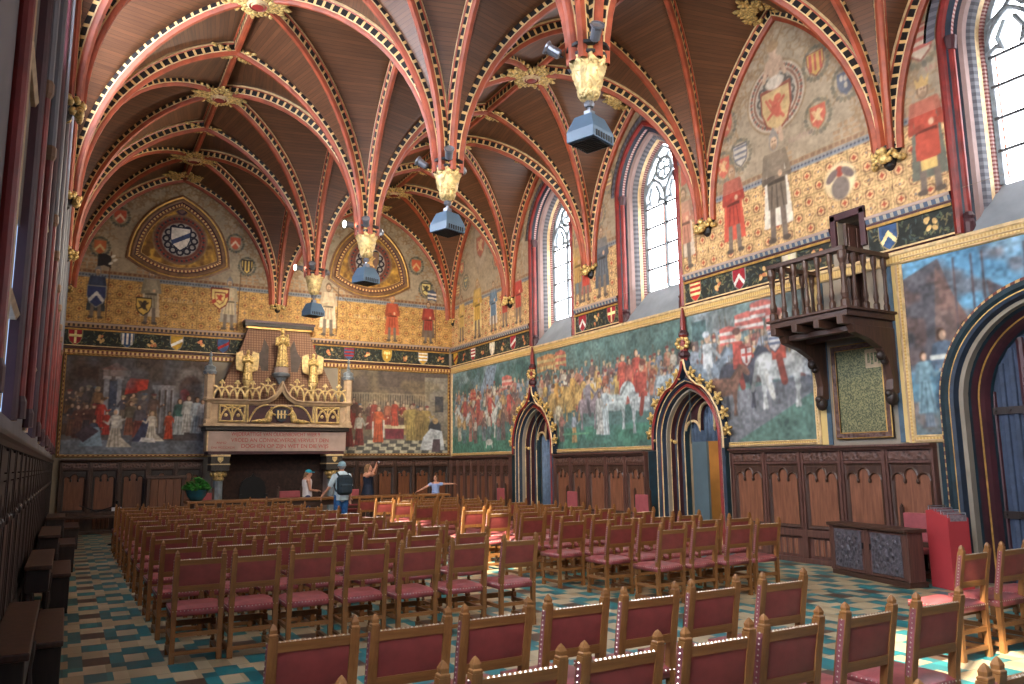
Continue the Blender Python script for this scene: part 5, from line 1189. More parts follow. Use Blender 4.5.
for sd in (-1,1):
    q=[(sd*(.86-.3*t/6-.2*(t/6)**3),2.86+.46*math.sin(t*pi/2/6)) for t in range(7)]; mb.sweep(q,bp,fl,0)
    q=[(sd*(.42*math.cos(t*pi/2/6)),2.9+.4*math.sin(t*pi/2/6)) for t in range(7)]; mb.sweep(q,bp,fl,0)
    mb.sweep([(sd*.9,2.84),(sd*.9,3.32)],bp,fl,0)
mb.build('pierced_tracery',['gold_pale'],e)
mb=MB(); mb.prism([(-.17,3.2),(.17,3.2),(.17,3.02),(.1,2.9),(0,2.85),(-.1,2.9),(-.17,3.02)],lambda s,z,b:(s,-.12-b,z),0,.05); mb.build('coat_of_arms',['navy'],e)
mb=MB()
for k in range(3): mb.bx(-.12+.09*k,-.08+.09*k,-.185,-.17,2.95,3.17)
mb.bx(-.13,.13,-.186,-.172,3.05,3.08); mb.build('arms_charge',['gold_pale'],e)
for sx in (-1,1):
    def fig(mb,sx=sx):
        mb.capsule((sx*.34,-.14,2.92),(sx*.3,-.14,3.12),.09,.06); mb.ell((sx*.27,-.15,3.22),(.045,.045,.055)); mb.capsule((sx*.3,-.17,3.1),(sx*.18,-.18,3.05),.03,.025); mb.capsule((sx*.36,-.15,2.9),(sx*.6,-.14,2.87),.07,.05); mb.capsule((sx*.6,-.14,2.88),(sx*.78,-.13,2.86),.05,.02)
    blob('gilded_supporter',fig,'gold_leaf',e,.012,2)
# ogee ledge and balustrade
lp=[(-1.95,3.42),(-.55,3.42),(-.38,3.45),(-.22,3.55),(-.1,3.7),(0,3.92)]; lp=lp+[(-x,z) for x,z in lp[:-1]][::-1]
mb=MB(); mb.sweep(lp,[(-.09,.0),(-.09,.06),(-.03,.1),(0,.16),(.03,.16),(.03,-.1)],lambda s,z,b:(s,-.06-b,z),[1,0,0,0,0]); mb.build('gallery_ledge',['stone_tan','maroon'],e)
fl=lambda s,z,b:(s,-.12-b,z); bp=[(-.02,0),(-.02,.05),(.02,.05),(.02,0)]; mb=MB()
for i in range(9):
    c=-1.6+i*.4
    zb=3.46 if abs(c)>.5 else (3.56 if abs(c)>.2 else 3.9)
    if abs(c)<.2: 
        mb.build('balustrade',['gold_pale'],e); mb=MB(); continue
    for sd in (-1,1):
        q=[(c+sd*(.2-.2*math.cos(t*pi/2/6)),zb+.34*math.sin(t*pi/2/6)) for t in range(7)]; mb.sweep(q,bp,fl,0)
        q=[(c+sd*(.2*math.cos(t*pi/2/6)),zb+.3*math.sin(t*pi/2/6)) for t in range(7)]; mb.sweep(q,bp,fl,0)
    mb.tube([fl(c,zb+.3,.03),fl(c,zb+.48,.03)],.02,6); mb.ell(fl(c,zb+.46,.03),(.05,.03,.05)); mb.ell(fl(c-.05,zb+.42,.03),(.035,.03,.03)); mb.ell(fl(c+.05,zb+.42,.03),(.035,.03,.03))
mb.build('balustrade',['gold_pale'],e)
for sx in (-1,1):
    mb=MB(); mb.T=Matrix.Translation((sx*1.9,-.06,0)); mb.lathe([(.12,2.79),(.12,2.88),(.08,2.92),(.08,3.35),(.15,3.4),(.15,3.46),(.13,3.5),(.13,4.08),(.17,4.12)],(0,0,0),6,[0,0,0,0,0,0,0,0,0]); mb.build('gallery_post',['stone_tan'],e)
    mb=MB(); mb.T=Matrix.Translation((sx*1.9,-.06,0)); mb.lathe([(.16,4.1),(.18,4.18),(.14,4.22),(.15,4.3),(.06,4.36),(.02,4.58),(.045,4.6),(.045,4.63),(.01,4.72)],(0,0,0),8,0); mb.build('post_cap',['stone_blue'],e)
# hood
mb=MB()
def quadring(z,hx,yf): return [mb.add((-hx,yf,z)),mb.add((hx,yf,z)),mb.add((hx,.69,z)),mb.add((-hx,.69,z))]
rs=[quadring(z,hx,yf) for z,hx,yf in ((3.34,1.72,.12),(3.9,1.5,.2),(4.5,1.24,.3),(5.0,1.02,.4),(5.52,.86,.5))]
for A,B in zip(rs,rs[1:]):
    for j in range(4): mb.face((A[j],A[(j+1)%4],B[(j+1)%4],B[j]))
mb.face(rs[-1]); mb.build('hood',['hood_brocade'],e)
bx('hood_cornice',['carved_dark','gold_line','maroon'],[(-.92,.92,.42,.69,5.52,5.58,1),(-.97,.97,.36,.69,5.58,5.68,0),(-1.0,1.0,.33,.69,5.68,5.74,2)],bevel=0)
# painted grey ornament: a darker woven figure behind the statues
for sx in (-1,1): mb=MB(); mb.prism([(sx*.32,4.3),(sx*.3,5.0),(sx*.42,5.25),(sx*.5,4.9),(sx*.62,4.7),(sx*.5,4.3)],lambda s,z,b:(s,.29+(z-4.4)*.21-.018-b,z),0,.006); mb.build('woven_emblem',['emblem_gray'],e)
def robed(name,x,y,z,h,wing=False,child=False):
    st=empty(name,(x,y,z)); st.parent=e
    def f(mb):
        mb.lathe([(.16*h,0),(.15*h,.05*h),(.12*h,.3*h),(.1*h,.55*h),(.125*h,.72*h),(.1*h,.8*h),(.04*h,.84*h)],(0,0,0),14,0)
        for k in range(5): a=-pi/2+(k-2)*.5; mb.capsule((.15*h*math.cos(a),.15*h*math.sin(a),.02*h),(.1*h*math.cos(a),.1*h*math.sin(a),.55*h),.035*h,.018*h,0,8)
        mb.capsule((0,0,.8*h),(0,-.01*h,.88*h),.04*h,.04*h); mb.ell((0,-.02*h,.92*h),(.055*h,.06*h,.075*h),0,10,8); mb.ell((0,-.075*h,.915*h),(.012*h,.014*h,.02*h))
        for s_ in (-1,1): mb.capsule((s_*.13*h,0,.75*h),(s_*.15*h,-.05*h,.58*h),.045*h,.04*h); mb.capsule((s_*.15*h,-.05*h,.58*h),(s_*.03*h,-.15*h,.64*h),.04*h,.03*h)
        if child: mb.ell((.1*h,-.12*h,.7*h),(.06*h,.06*h,.1*h)); mb.ell((.1*h,-.14*h,.82*h),(.035*h,.035*h,.04*h)); mb.lathe([(.05*h,.97*h),(.065*h,1.03*h),(.03*h,1.03*h)],(0,-.02*h,0),10,0)
    blob('gilded_robe',f,'gold_leaf',st,.013,2) if False else None
    b=blob('gilded_figure',f,'gold_leaf',e,.014,2); b.location=(x,y,z); bpy.data.objects.remove(st)
    if wing:
        for s_ in (-1,1):
            mb=MB()
            for k in range(6): mb.ell((s_*(.15+.035*k)*h,.07*h,(.62-.0*k)*h),(.035*h,.02*h,(.36-.012*k)*h),0,8,6,Matrix.Rotation(s_*.05,3,'Y'))
            w_=mb.build('wing',['gold_pale'],e,smooth=True); w_.location=(x,y,z)
robed('statue',0,.06,4.4,1.08,child=True)
mb=MB(); mb.T=Matrix.Translation((0,.08,0)); mb.lathe([(.06,3.92),(.12,4.02),(.16,4.1),(.24,4.14),(.26,4.2),(.2,4.24),(.2,4.38),(.22,4.4)],(0,0,0),12,[0,0,0,0,0,1,1]); mb.build('statue_pedestal',['stone_blue','stone_pink'],e)
robed('angel',-.93,.0,3.98,.86,wing=True); robed('angel',.88,.0,3.98,.86,wing=True)
for x in (-.93,.88): mb=MB(); mb.T=Matrix.Translation((x,.0,0)); mb.lathe([(.05,3.45),(.06,3.8),(.13,3.94),(.13,3.98)],(0,0,0),10,0); mb.build('angel_stand',['gold_pale'],e)
# ---------------------------------------------------------------- balcony
BY=7.87
e=empty('balcony',(XR-.012,BY,0),pi/2,'dark carved oak balcony with turned balusters jutting from the painted wall','balcony')   # local x runs along +Y, local -y... out of the wall is +y
hw=.66; D_=1.06; zb=3.74
bx('floor_deck',['oak_dark_x'],[(-hw-.05,hw+.05,.0,D_+.05,zb-.03,zb+.08),(-hw-.09,hw+.09,0,D_+.09,zb+.06,zb+.1)],e)
for i in range(4): x=-hw+.05+i*(2*hw-.1)/3; bx('joist',['oak_dark'],[(x-.05,x+.05,0,D_+.1,zb-.15,zb-.03)],e)
bx('beam',['oak_dark_x'],[(-hw,hw,.35,.47,zb-.24,zb-.14),(-hw,hw,.75,.87,zb-.22,zb-.14)],e)
bx('handrail',['oak_dark_x'],[(-hw-.06,hw+.06,D_-.07,D_+.06,zb+.93,zb+1.0),(-hw-.06,-hw+.06,.0,D_,zb+.93,zb+1.0),(hw-.06,hw+.06,0,D_,zb+.93,zb+1.0)],e)
def baluster(x,y,r=.034):
    mb=MB(); mb.lathe([(r*1.35,zb+.1),(r*1.35,zb+.2),(r*.8,zb+.23),(r*1.15,zb+.3),(r*.75,zb+.4),(r*.7,zb+.62),(r*1.0,zb+.7),(r*.8,zb+.74),(r*1.3,zb+.82),(r*1.3,zb+.93)],(x,y,0),8,0); mb.build('baluster',['oak_dark'],e)
for i in range(7): baluster(-hw+i*2*hw/6,D_,.034 if 0<i<6 else .05)
for sx in (-1,1):
    for i in range(4): baluster(sx*hw,.12+i*.235)
for sx in (-1,1):
    mb=MB(); x=sx*(hw-.04)
    prof=[(0.01,2.63),(.12,2.6),(.17,2.68),(.15,2.83),(.2,3.08),(.34,3.28),(.6,3.4),(.92,3.48),(.98,3.6),(0.01,3.6)]
    mb.prism(prof,lambda s,z,b,x=x:(x+b,s,z),-.06,.06); mb.build('bracket',['oak_dark'],e,bevel=.01)
    mb=MB(); mb.ell((x,.13,2.56),(.09,.1,.12)); mb.ell((x,.2,2.62),(.06,.05,.06)); mb.build('carved_finial',['oak_black'],e,smooth=True); mb=MB(); mb.ell((x,.3,3.18),(.07,.07,.08)); mb.ell((x,.24,3.1),(.05,.06,.06)); mb.build('carved_boss',['oak_black'],e,smooth=True)
bx('doorway_surround',['maroon','black_paint'],[(-.32,-.22,-.0,.05,4.98,5.6,0),(.22+.0,.32,0,.05,4.98,5.6,0),(-.32,.32,0,.05,5.5,5.62,0)],empty('balcony_doorway',(XR-.013,(YE*2-BALD[0]-BALD[1])/2,0),pi/2,'red-edged doorway with dark oak door above the balcony','door'))
dr=[o for o in bpy.data.objects if o.name.startswith('balcony_doorway')][0]
bx('door_leaf',['oak_dark'],[(.1,.16,-.5,-.06,3.84,5.46)],dr); bx('door_panel',['oak_frame'],[(.085,.1,-.44,-.3,4.0,5.4),(.085,.1,-.26,-.1,4.0,5.4)],dr)
# notice tablet below it
e=empty('notice_tablet',(XR-.012,YE-15.03,0),pi/2,'green painted tablet in a dark ornamented frame under the balcony','tablet')
bx('tablet_field',['tablet_green'],[(-.42,.42,0,.03,2.03,3.42)],e)
mb=MB(); ms=lambda s,z,b:(s,b,z); mb.sweep([(-.4,2.08),(-.4,3.36),(.4,3.36),(.4,2.08)],[(.1,0),(.1,.05),(.085,.055),(.015,.05),(0,.055),(0,.02)],ms,[0,1,2,1,0],closed=True); mb.build('frame',['oak_black','gold_line','carved_frieze'],e)
bx('pasted_sheet',['stone_tan'],[(-.40,-.12,.03,.036,3.05,3.34)],e,0)
mb=MB(); 
for i in range(4): mb.bx(-.38+.06*i,-.34+.06*i,.036,.04,3.1+.03*(i%2),3.28)
mb.build('sheet_mark',['tablet_green'],e)
# ---------------------------------------------------------------- carved cabinet and leaflet stand
a_=Vector((10.0,8.07,0)); b_=Vector((9.6,6.57,0)); d_=(b_-a_); Lc=d_.length; ang=math.atan2(d_.y,d_.x); mid=(a_+b_)/2
e=empty('cabinet',mid,ang,'low dark oak cabinet with two carved doors before the panelled wall','cabinet')   # local x along the front, +y into the cabinet
bx('body',['oak_frame'],[(-Lc/2+.02,Lc/2-.02,.03,.28,.05,.7)],e)
bx('plinth',['oak_dark_x'],[(-Lc/2,Lc/2,.0,.3,0,.07)],e)
bx('top',['oak_dark_x'],[(-Lc/2-.03,Lc/2+.03,-.04,.31,.7,.745)],e)
for x in (-Lc/2+.03,-.0,Lc/2-.03): bx('stile',['oak_frame'],[(x-.05,x+.05,.0,.04,.07,.7)],e)
for sx in (-1,1):
    x=sx*Lc/4
    o=bx('door',['oak_frame'],[(x-.33,x+.33,.005,.03,.08,.69)],e); o2=bx('carved_panel',['carved_oak'],[(x-.29,x+.29,-.008,.006,.12,.66)],o); mb=MB()
    for k in range(10):
        t=2*pi*k/10; mb.ell((x+.12*math.cos(t),-.012,.39+.14*math.sin(t)),(.035,.012,.04),0,6,4)
    mb.ell((x,-.014,.39),(.06,.015,.08)); 
    for qx in (-1,1):
        for qz in (-1,1): mb.ell((x+qx*.18,-.012,.39+qz*.18),(.04,.012,.035),0,6,4)
    mb.build('relief',['carved_oak'],o2,smooth=True)
    bx('lock',['iron'],[(x-sx*.31-.012,x-sx*.31+.012,-.006,.01,.42,.5)],o,0)
e=empty('leaflet_stand',(10.08,6.28,0),-.35,'tall red leaflet stand with stepped wire-topped pockets beside the cabinet','leaflet stand')
mb=MB(); mb.prism([(-.22,0),(-.22,.98),(-.12,1.0),(-.02,.96),(.1,.93),(.19,.9),(.19,0)],lambda s,z,b:(b,s*-1,z),-.15,.15); mb.build('body',['red_panel'],e,bevel=.006)
for i,(y,z) in enumerate(((.18,.99),(.07,.97),(-.05,.945),(-.17,.91))):
    mb=MB()
    mb.tube([(-.13,y,z-.12),(-.13,y,z+.05),(.13,y,z+.05),(.13,y,z-.12)],.008,6); mb.build('wire_holder',['steel'],e)
    bx('leaflet_pack',['leaflet'],[(-.115,.115,y-.03,y-.01,z-.05,z+.03)],e,0)
# ---------------------------------------------------------------- desks and benches along the wall
for i,(y0,y1,xr) in enumerate(((4.7,6.5,-.1),(8.74,10.5,-.06),(12.6,14.6,-.02),(17.05,18.7,.03))):
    e=empty('wall_desk',((XL+.075+xr)/2,(y0+y1)/2,0),0,f'dark oak desk along the window-blind wall, {ordn(i)} from the viewer','desk'); w=xr-XL-.075; l=y1-y0
    bx('desk_top',['oak_dark_x' if False else 'oak_dark'],[(-w/2,w/2,-l/2,l/2,.71,.75)],e); bx('apron',['oak_black'],[(-w/2+.01,w/2-.02,-l/2+.05,l/2-.05,.5,.71)],e)
    for sx in (-1,1):
        for sy in (-1,1):
            mb=MB(); mb.lathe([(.03,0),(.03,.08),(.015,.1),(.03,.2),(.018,.32),(.03,.42),(.03,.5)],(sx*(w/2-.035),sy*(l/2-.1),0),8,0); mb.build('leg',['oak_black'],e)
for i,(y0,y1,xl,xr) in enumerate(((6.56,8.1,-.13,.06),(10.62,12.2,-.1,.12),(14.68,16.0,-.08,.2),(18.8,20.6,-.05,.3))):
    e=empty('bench',((xl+xr)/2,(y0+y1)/2,0),0,f'low dark oak bench in the wall-desk row, {ordn(i)} from the viewer','bench'); w=xr-xl; l=y1-y0
    bx('seat',['oak_dark'],[(-w/2,w/2,-l/2,l/2,.41,.45)],e); bx('side_board',['oak_black'],[(w/2-.04,w/2-.02,-l/2+.04,l/2-.04,.06,.41)],e)
    for sy in (-1,1): bx('leg',['oak_black'],[(-w/2+.01,w/2-.01,sy*(l/2-.06)-.025,sy*(l/2-.06)+.025,0,.41)],e)
# ---------------------------------------------------------------- long table, pot, stanchion
e=empty('long_table',(5.9,20.3,0),0,'long dark oak council table before the fireplace','table')
bx('table_top',['oak_x'],[(-3.4,3.4,-.35,.35,.79,.85)],e); bx('apron',['oak_dark_x'],[(-3.25,3.25,-.28,.28,.66,.79)],e)
for x in (-3.1,-1.05,1.05,3.1):
    for y in (-.25,.25): mb=MB(); mb.lathe([(.06,0),(.06,.1),(.035,.13),(.065,.3),(.04,.48),(.06,.55),(.06,.66)],(x,y,0),8,0); mb.build('leg',['oak_dark'],e)
bx('stretcher',['oak_dark_x'],[(-3.1,3.1,-.04,.04,.1,.17)],e)
e=empty('potted_plant',(2.74,20.3,.852),0,'green leafy plant in a wide teal bowl on the long table end','plant')
mb=MB(); mb.lathe([(.12,0),(.15,.01),(.22,.12),(.265,.25),(.275,.26),(.26,.26),(.22,.22)],(0,0,0),20,0,cap=True); mb.build('bowl',['pot_teal'],e,smooth=True)
mb=MB(); rg=random.Random(4)
for k in range(230):
    a=rg.uniform(0,2*pi); r=.3*math.sqrt(rg.random()); z=.25+.3*(1-(r/.32)**2)*rg.uniform(.35,1)
    Rm=Matrix.Rotation(a,3,'Z')@Matrix.Rotation(rg.uniform(-.9,.5),3,'Y')@Matrix.Rotation(rg.uniform(-.6,.6),3,'X'); mb.ell((r*math.cos(a),r*math.sin(a),z),(.075,.04,.006),0,6,3,Rm)
o=mb.build('foliage',['leaf_green'],e)
e=empty('barrier_post',(1.0,19.4,0),0,'slim black barrier post with white tags at the end of the side aisle','post')
mb=MB(); mb.lathe([(.13,0),(.13,.02),(.03,.04),(.018,.06),(.018,.88),(.03,.9),(.03,.94)],(0,0,0),12,0); mb.build('post',['iron'],e)
bx('white_tag',['paper'],[(-.1,-.03,-.03,-.024,.72,.8),(.03,.09,-.03,-.024,.72,.8)],e,0)
mb=MB(); mb.tube([(0,0,.84),(-.35,.4,.7),(-.7,.9,.82)],.012,6); mb.build('rope',['black_paint'],e)
# ---------------------------------------------------------------- chairs
CW,CH=.19,.93
def back_post(sx):
    mb=MB(); sec=[]
    for z,y,h in ((0,.0,.022),(.08,0,.023),(.1,0,.02),(.42,0,.022),(.5,-.004,.023),(.7,-.036,.023),(.885,-.072,.022)):
        sec.append([mb.add((sx*CW+a*h,y+b*h,z)) for a,b in ((-1,-1),(1,-1),(1,1),(-1,1))])
    for A,B in zip(sec,sec[1:]):
        for j in range(4): mb.face((A[j],A[(j+1)%4],B[(j+1)%4],B[j]))
    mb.face(sec[0][::-1]); mb.face(sec[-1])
    mb.lathe([(.027,.885),(.029,.89),(.029,.897),(.022,.902),(.024,.918),(.014,.934),(.003,.945)],(sx*CW,-.074,0),4,0,pi/4,pi/4+2*pi); return mb
def leg(sx):
    mb=MB(); x,y=sx*CW,.4
    mb.box((x,y,.04),(.042,.042,.08)); mb.box((x,y,.23),(.042,.042,.1)); mb.box((x,y,.41),(.042,.042,.06))
    mb.lathe([(.016,.08),(.021,.1),(.013,.12),(.02,.15),(.016,.18)],(x,y,0),8,0,cap=False); mb.lathe([(.014,.28),(.022,.3),(.012,.32),(.02,.35),(.015,.38)],(x,y,0),8,0,cap=False); return mb
def seat_mb():
    mb=MB(); n=8; g=[]
    for j in range(n+1):
        row=[]
        for i in range(n+1):
            u=-1+2*i/n; v=-1+2*j/n; d=max(abs(u),abs(v)); z=.44+.03*(1-d**4)
            row.append(mb.add((u*.215,.205+v*.225,z)))
        g.append(row)
    for j in range(n):
        for i in range(n): mb.face((g[j][i],g[j][i+1],g[j+1][i+1],g[j+1][i]))
    mb.bx(-.216,.216,-.02,.431,.385,.441); return mb
def backrest_mb():
    mb=MB(); 
    def c(z): return -.004-.068*(z-.5)/.385 
    for y_off,sg in ((-.012,-1),(.014,1)):
        g=[]
        for j in range(5):
            z=.635+.19*j/4; row=[]
            for i in range(5):
                u=-1+2*i/4; b=.008*(1-u*u)*(1-(2*j/4-1)**2); row.append(mb.add((u*.168,c(z)+y_off+sg*b,z)))
            g.append(row)
        for j in range(4):
            for i in range(4): mb.face((g[j][i],g[j][i+1],g[j+1][i+1],g[j+1][i]))
    return mb
def rail_mb(z0,z1):
    mb=MB(); c=lambda z:-.004-.068*(z-.5)/.385
    v=[mb.add((x,c(z)+y,z)) for z in (z0,z1) for x,y in ((-.17,-.018),(.17,-.018),(.17,.018),(-.17,.018))]
    for q in ((3,2,1,0),(4,5,6,7),(0,1,5,4),(1,2,6,5),(2,3,7,6),(3,0,4,7)): mb.face([v[i] for i in q]); 
    return mb
def nails_mb():
    mb=MB(); c=lambda z:-.004-.068*(z-.5)/.385
    def oct_(p,r):
        i=[mb.add((p[0]+dx*r,p[1]+dy*r,p[2]+dz*r)) for dx,dy,dz in ((1,0,0),(-1,0,0),(0,1,0),(0,-1,0),(0,0,1),(0,0,-1))]
        for a,b,d in ((0,2,4),(2,1,4),(1,3,4),(3,0,4),(2,0,5),(1,2,5),(3,1,5),(0,3,5)): mb.face((i[a],i[b],i[d]))
    for k in range(15): oct_((-.16+.32*k/14,c(.858)-.012,.861),.0078)
    for sx in (-1,1):
        for k in range(15): z=.5+.36*k/14; oct_((sx*(CW+.0255),c(z)+.0,z),.0055)
        for k in range(14): oct_((sx*.217,.0+.42*k/13,.425),.006)
    for k in range(14): oct_((-.2+.4*k/13,-.022,.43),.006); oct_((-.2+.4*k/13,.433,.43),.006)
    return mb
def bar_mb(a,b,t=.03,h=.034):
    mb=MB(); a,b=Vector(a),Vector(b); c=(a+b)/2; d=b-a
    mb.box(c,(max(abs(d.x),t),max(abs(d.y),t),h)); return mb
FRAME='oak_mid'
def make_chair():
    e=empty('chair',(0,0,0),0,'x','chair')
    seat_mb().build('seat',['leather'],e,smooth=True); backrest_mb().build('backrest',['leather_back'],e,smooth=True)
    for s in (-1,1): back_post(s).build('back_post',[FRAME],e); leg(s).build('leg',[FRAME],e)
    rail_mb(.815,.86).build('top_rail',['oak_x'],e); rail_mb(.59,.64).build('lower_rail',['oak_x'],e)
    for z in (.08,.23): bar_mb((-.17,0,z),(.17,0,z)).build('stretcher',['oak_x'],e)
    bar_mb((-.17,.4,.26),(.17,.4,.26),.024,.05).build('stretcher',['oak_x'],e)
    for s in (-1,1):
        for z in (.07,.21): bar_mb((s*CW,.02,z),(s*CW,.38,z)).build('stretcher',['oak_y'],e)
    for s in (-1,1):
        mb=MB(); c=lambda z:-.004-.068*(z-.5)/.385
        v=[mb.add((s*(CW+dx),c(z)+dy,z)) for z in (.5,.86) for dx,dy in ((.0,-.016),(.0245,-.016),(.0245,.016),(.0,.016))]
        for q in ((3,2,1,0),(4,5,6,7),(0,1,5,4),(1,2,6,5),(2,3,7,6),(3,0,4,7)): mb.face([v[i] for i in q])
        mb.build('leather_edge',['edge_leather'],e)
    n=nails_mb().build('nail_trim',['nail'],e); n['kind']='stuff'
    return e
def make_far_chair():
    e=empty('chair',(0,0,0),0,'x','chair')
    seat_mb().build('seat',['leather'],e,smooth=True); backrest_mb().build('backrest',['leather_back'],e,smooth=True)
    mb=MB()
    def merge(o):
        k=len(mb.v); mb.v+=o.v; mb.f+=[tuple(i+k for i in f) for f in o.f]; mb.m+=o.m; mb.uv+=o.uv
    for s in (-1,1):
        merge(back_post(s)); merge(leg(s))
        for z in (.07,.21): merge(bar_mb((s*CW,.02,z),(s*CW,.38,z)))
    for z in (.08,.23): merge(bar_mb((-.17,0,z),(.17,0,z)))
    merge(rail_mb(.815,.86)); merge(rail_mb(.59,.64)); merge(bar_mb((-.17,.4,.26),(.17,.4,.26)))
    mb.build('frame',[FRAME],e); n=nails_mb().build('nail_trim',['nail'],e); n['kind']='stuff'
    return e
near,far=make_chair(),make_far_chair(); used={'n':False,'f':False}
rgc=random.Random(11)
def place(x,y,label,group,is_far=False,rz=0,jit=True):
    src=far if is_far else near; k='f' if is_far else 'n'
    if jit: x+=rgc.uniform(-.008,.008); y+=rgc.uniform(-.02,.02); rz+=rgc.uniform(-.02,.02)
    if not used[k]:
        used[k]=True; src.location=(x,y,0); src.rotation_euler=(0,0,rz); src['label']=label; src['group']=group; return src
    return copy_tree(src,(x,y,0),rz,label,group)
TO=.075          # the post tops lean back by this much
cx=[1.06,1.535,2.01,2.52,3.03,3.55,4.14]
ends='counted from the side aisle'
for r,(y,xs,nm) in enumerate(((2.72,[1.05,1.56,2.055,2.565,3.08,3.66,4.22],'row of chairs closest to the viewer'),(3.74,cx,'second row from the viewer'))):
    for i,x in enumerate(xs): place(x,y+TO,f'red leather oak chair, {ordn(i)} from the side aisle, {nm}',f'chairs in the {nm}')
for i,x in enumerate((2.65,3.16)): place(x,1.7+TO,f'oak chair showing only its post top at the picture edge, {ordn(i)} from the side aisle','chairs at the picture edge')
for r in range(10):
    y0=7.39+1.1*r+(.04*max(0,r-3))
    for i,x in enumerate(cx):
        off=-.1*min(x-1.06,2.0)
        if r>=3: off*=.85
        xx=x+.003*r*(1 if i<5 else 0)-(.006*r if i==6 else 0)
        place(xx,y0+off+TO,f'red leather oak chair, {ordn(i)} from the side aisle, {ordn(r)} row beyond the cross aisle','chairs of the long block by the side aisle',r>=5)
RY=[7.27,8.15,9.05,10.1,11.15,12.1,13.06,14.2,15.3,16.4,17.5]
for r,y in enumerate(RY):
    xs=[6.27,6.8,7.35,7.84] if r==0 else [(6.17 if r==1 else 6.06)+.52*i for i in range(5)]
    for i,x in enumerate(xs): place(x,y+TO,f'red leather oak chair, {ordn(i)} from the middle aisle, {ordn(r)} row of the portal-side block','chairs of the block by the portals',r>=5)
for i,x in enumerate((6.7,7.3,7.9)): place(x,3.97+TO,f'sunlit oak chair, {ordn(i)} along, in the short row before the leaflet stand','chairs before the leaflet stand')
# velvet chairs by the walls
def make_velvet():
    e=empty('side_chair',(0,0,0),0,'x','chair')
    mb=MB(); mb.bx(-.24,.24,-.02,.4,.4,.48); mb.build('seat',['rose_velvet'],e,bevel=.02)
    mb=MB(); mb.bx(-.21,.21,-.05,-.0,.56,1.0); mb.build('backrest',['rose_velvet'],e,bevel=.015)
    for s in (-1,1):
        mb=MB(); mb.box((s*.235,-.03,.54),(.045,.045,1.08)); mb.lathe([(.022,1.08),(.026,1.1),(.004,1.14)],(s*.235,-.03,0),6,0); mb.build('back_post',['oak_dark'],e)
        mb=MB(); mb.box((s*.22,.38,.2),(.045,.045,.4)); mb.build('leg',['oak_dark'],e)
        mb=MB(); mb.bx(s*.22-.015,s*.22+.015,.0,.36,.12,.16); mb.build('stretcher',['oak_dark'],e)
    mb=MB(); mb.bx(-.21,.21,-.045,-.005,.48,.56); mb.build('back_rail',['oak_dark'],e)
    return e
vel=make_velvet(); first=True
for x,y,rz,lb in ((10.32,18.95,pi/2,'rose velvet side chair against panelling beside the first pointed portal'),(10.28,15.4,pi/2,'rose velvet side chair against panelling just past the first portal'),(10.28,12.85,pi/2,'rose velvet side chair against panelling just before the second portal'),(10.54,7.02,pi/2,'rose velvet chair between the carved cabinet and the panelling'),
    (3.0,21.25,pi,'rose velvet chair behind the plant on the long table'),(5.2,21.25,pi,'rose velvet chair at the table before the black fireback'),(6.86,21.25,pi,'rose velvet chair at the table behind the backpack man')):
    if first: vel.location=(x,y,0); vel.rotation_euler=(0,0,rz); vel['label']=lb; vel['group']='rose velvet side chairs'; first=False
    else:
        o=copy_tree(vel,(x,y,0),rz,lb,'rose velvet side chairs')
        if y<8: o.scale=(1,1,.9)
        if y>21: o.scale=(1.3 if x>5 and x<6 else 1.15,1,1)
for i,(x,y) in enumerate(((7.75,19.42),(4.0,19.42),)): place(x,y,f'oak chair drawn up to the long table, {"toward the windows" if i==0 else "toward the plant"}','chairs drawn up to the long table',True)
# ---------------------------------------------------------------- visitors
def hand(mb,w,d,side,k,up=(0,0,1),curl=.25):
    """palm plus four fingers and a thumb, leaving the wrist w along d"""
    w,d=Vector(w),Vector(d).normalized(); s=d.cross(Vector(up)); s=s.normalized()*side; n_=s.cross(d)*side
    p=w+d*.045*k; mb.capsule(w,w+d*.03*k,.026*k,.03*k,0,8)
    for t in (-.024,-.008,.008,.024): mb.capsule(w+d*.03*k+s*t*.8*k,w+d*.085*k+s*t*k,.014*k,.011*k,0,8)
    for i,(t,L) in enumerate(((-.027,.06),(-.009,.075),(.009,.08),(.027,.07))):
        a=w+d*.085*k+s*t*k; b=a+(d*math.cos(curl)-n_*math.sin(curl))*L*.5*k; c=b+(d*math.cos(curl*2.4)-n_*math.sin(curl*2.4))*L*.5*k
        mb.capsule(a,b,.0095*k,.0085*k,0,8); mb.capsule(b,c,.0085*k,.007*k,0,8)
    a=w+d*.03*k+s*.03*k; b=a+(d*.6+s*.8)*.04*k; mb.capsule(a,b,.012*k,.01*k,0,8); mb.capsule(b,b+(d*.9+s*.3)*.03*k,.01*k,.008*k,0,8)
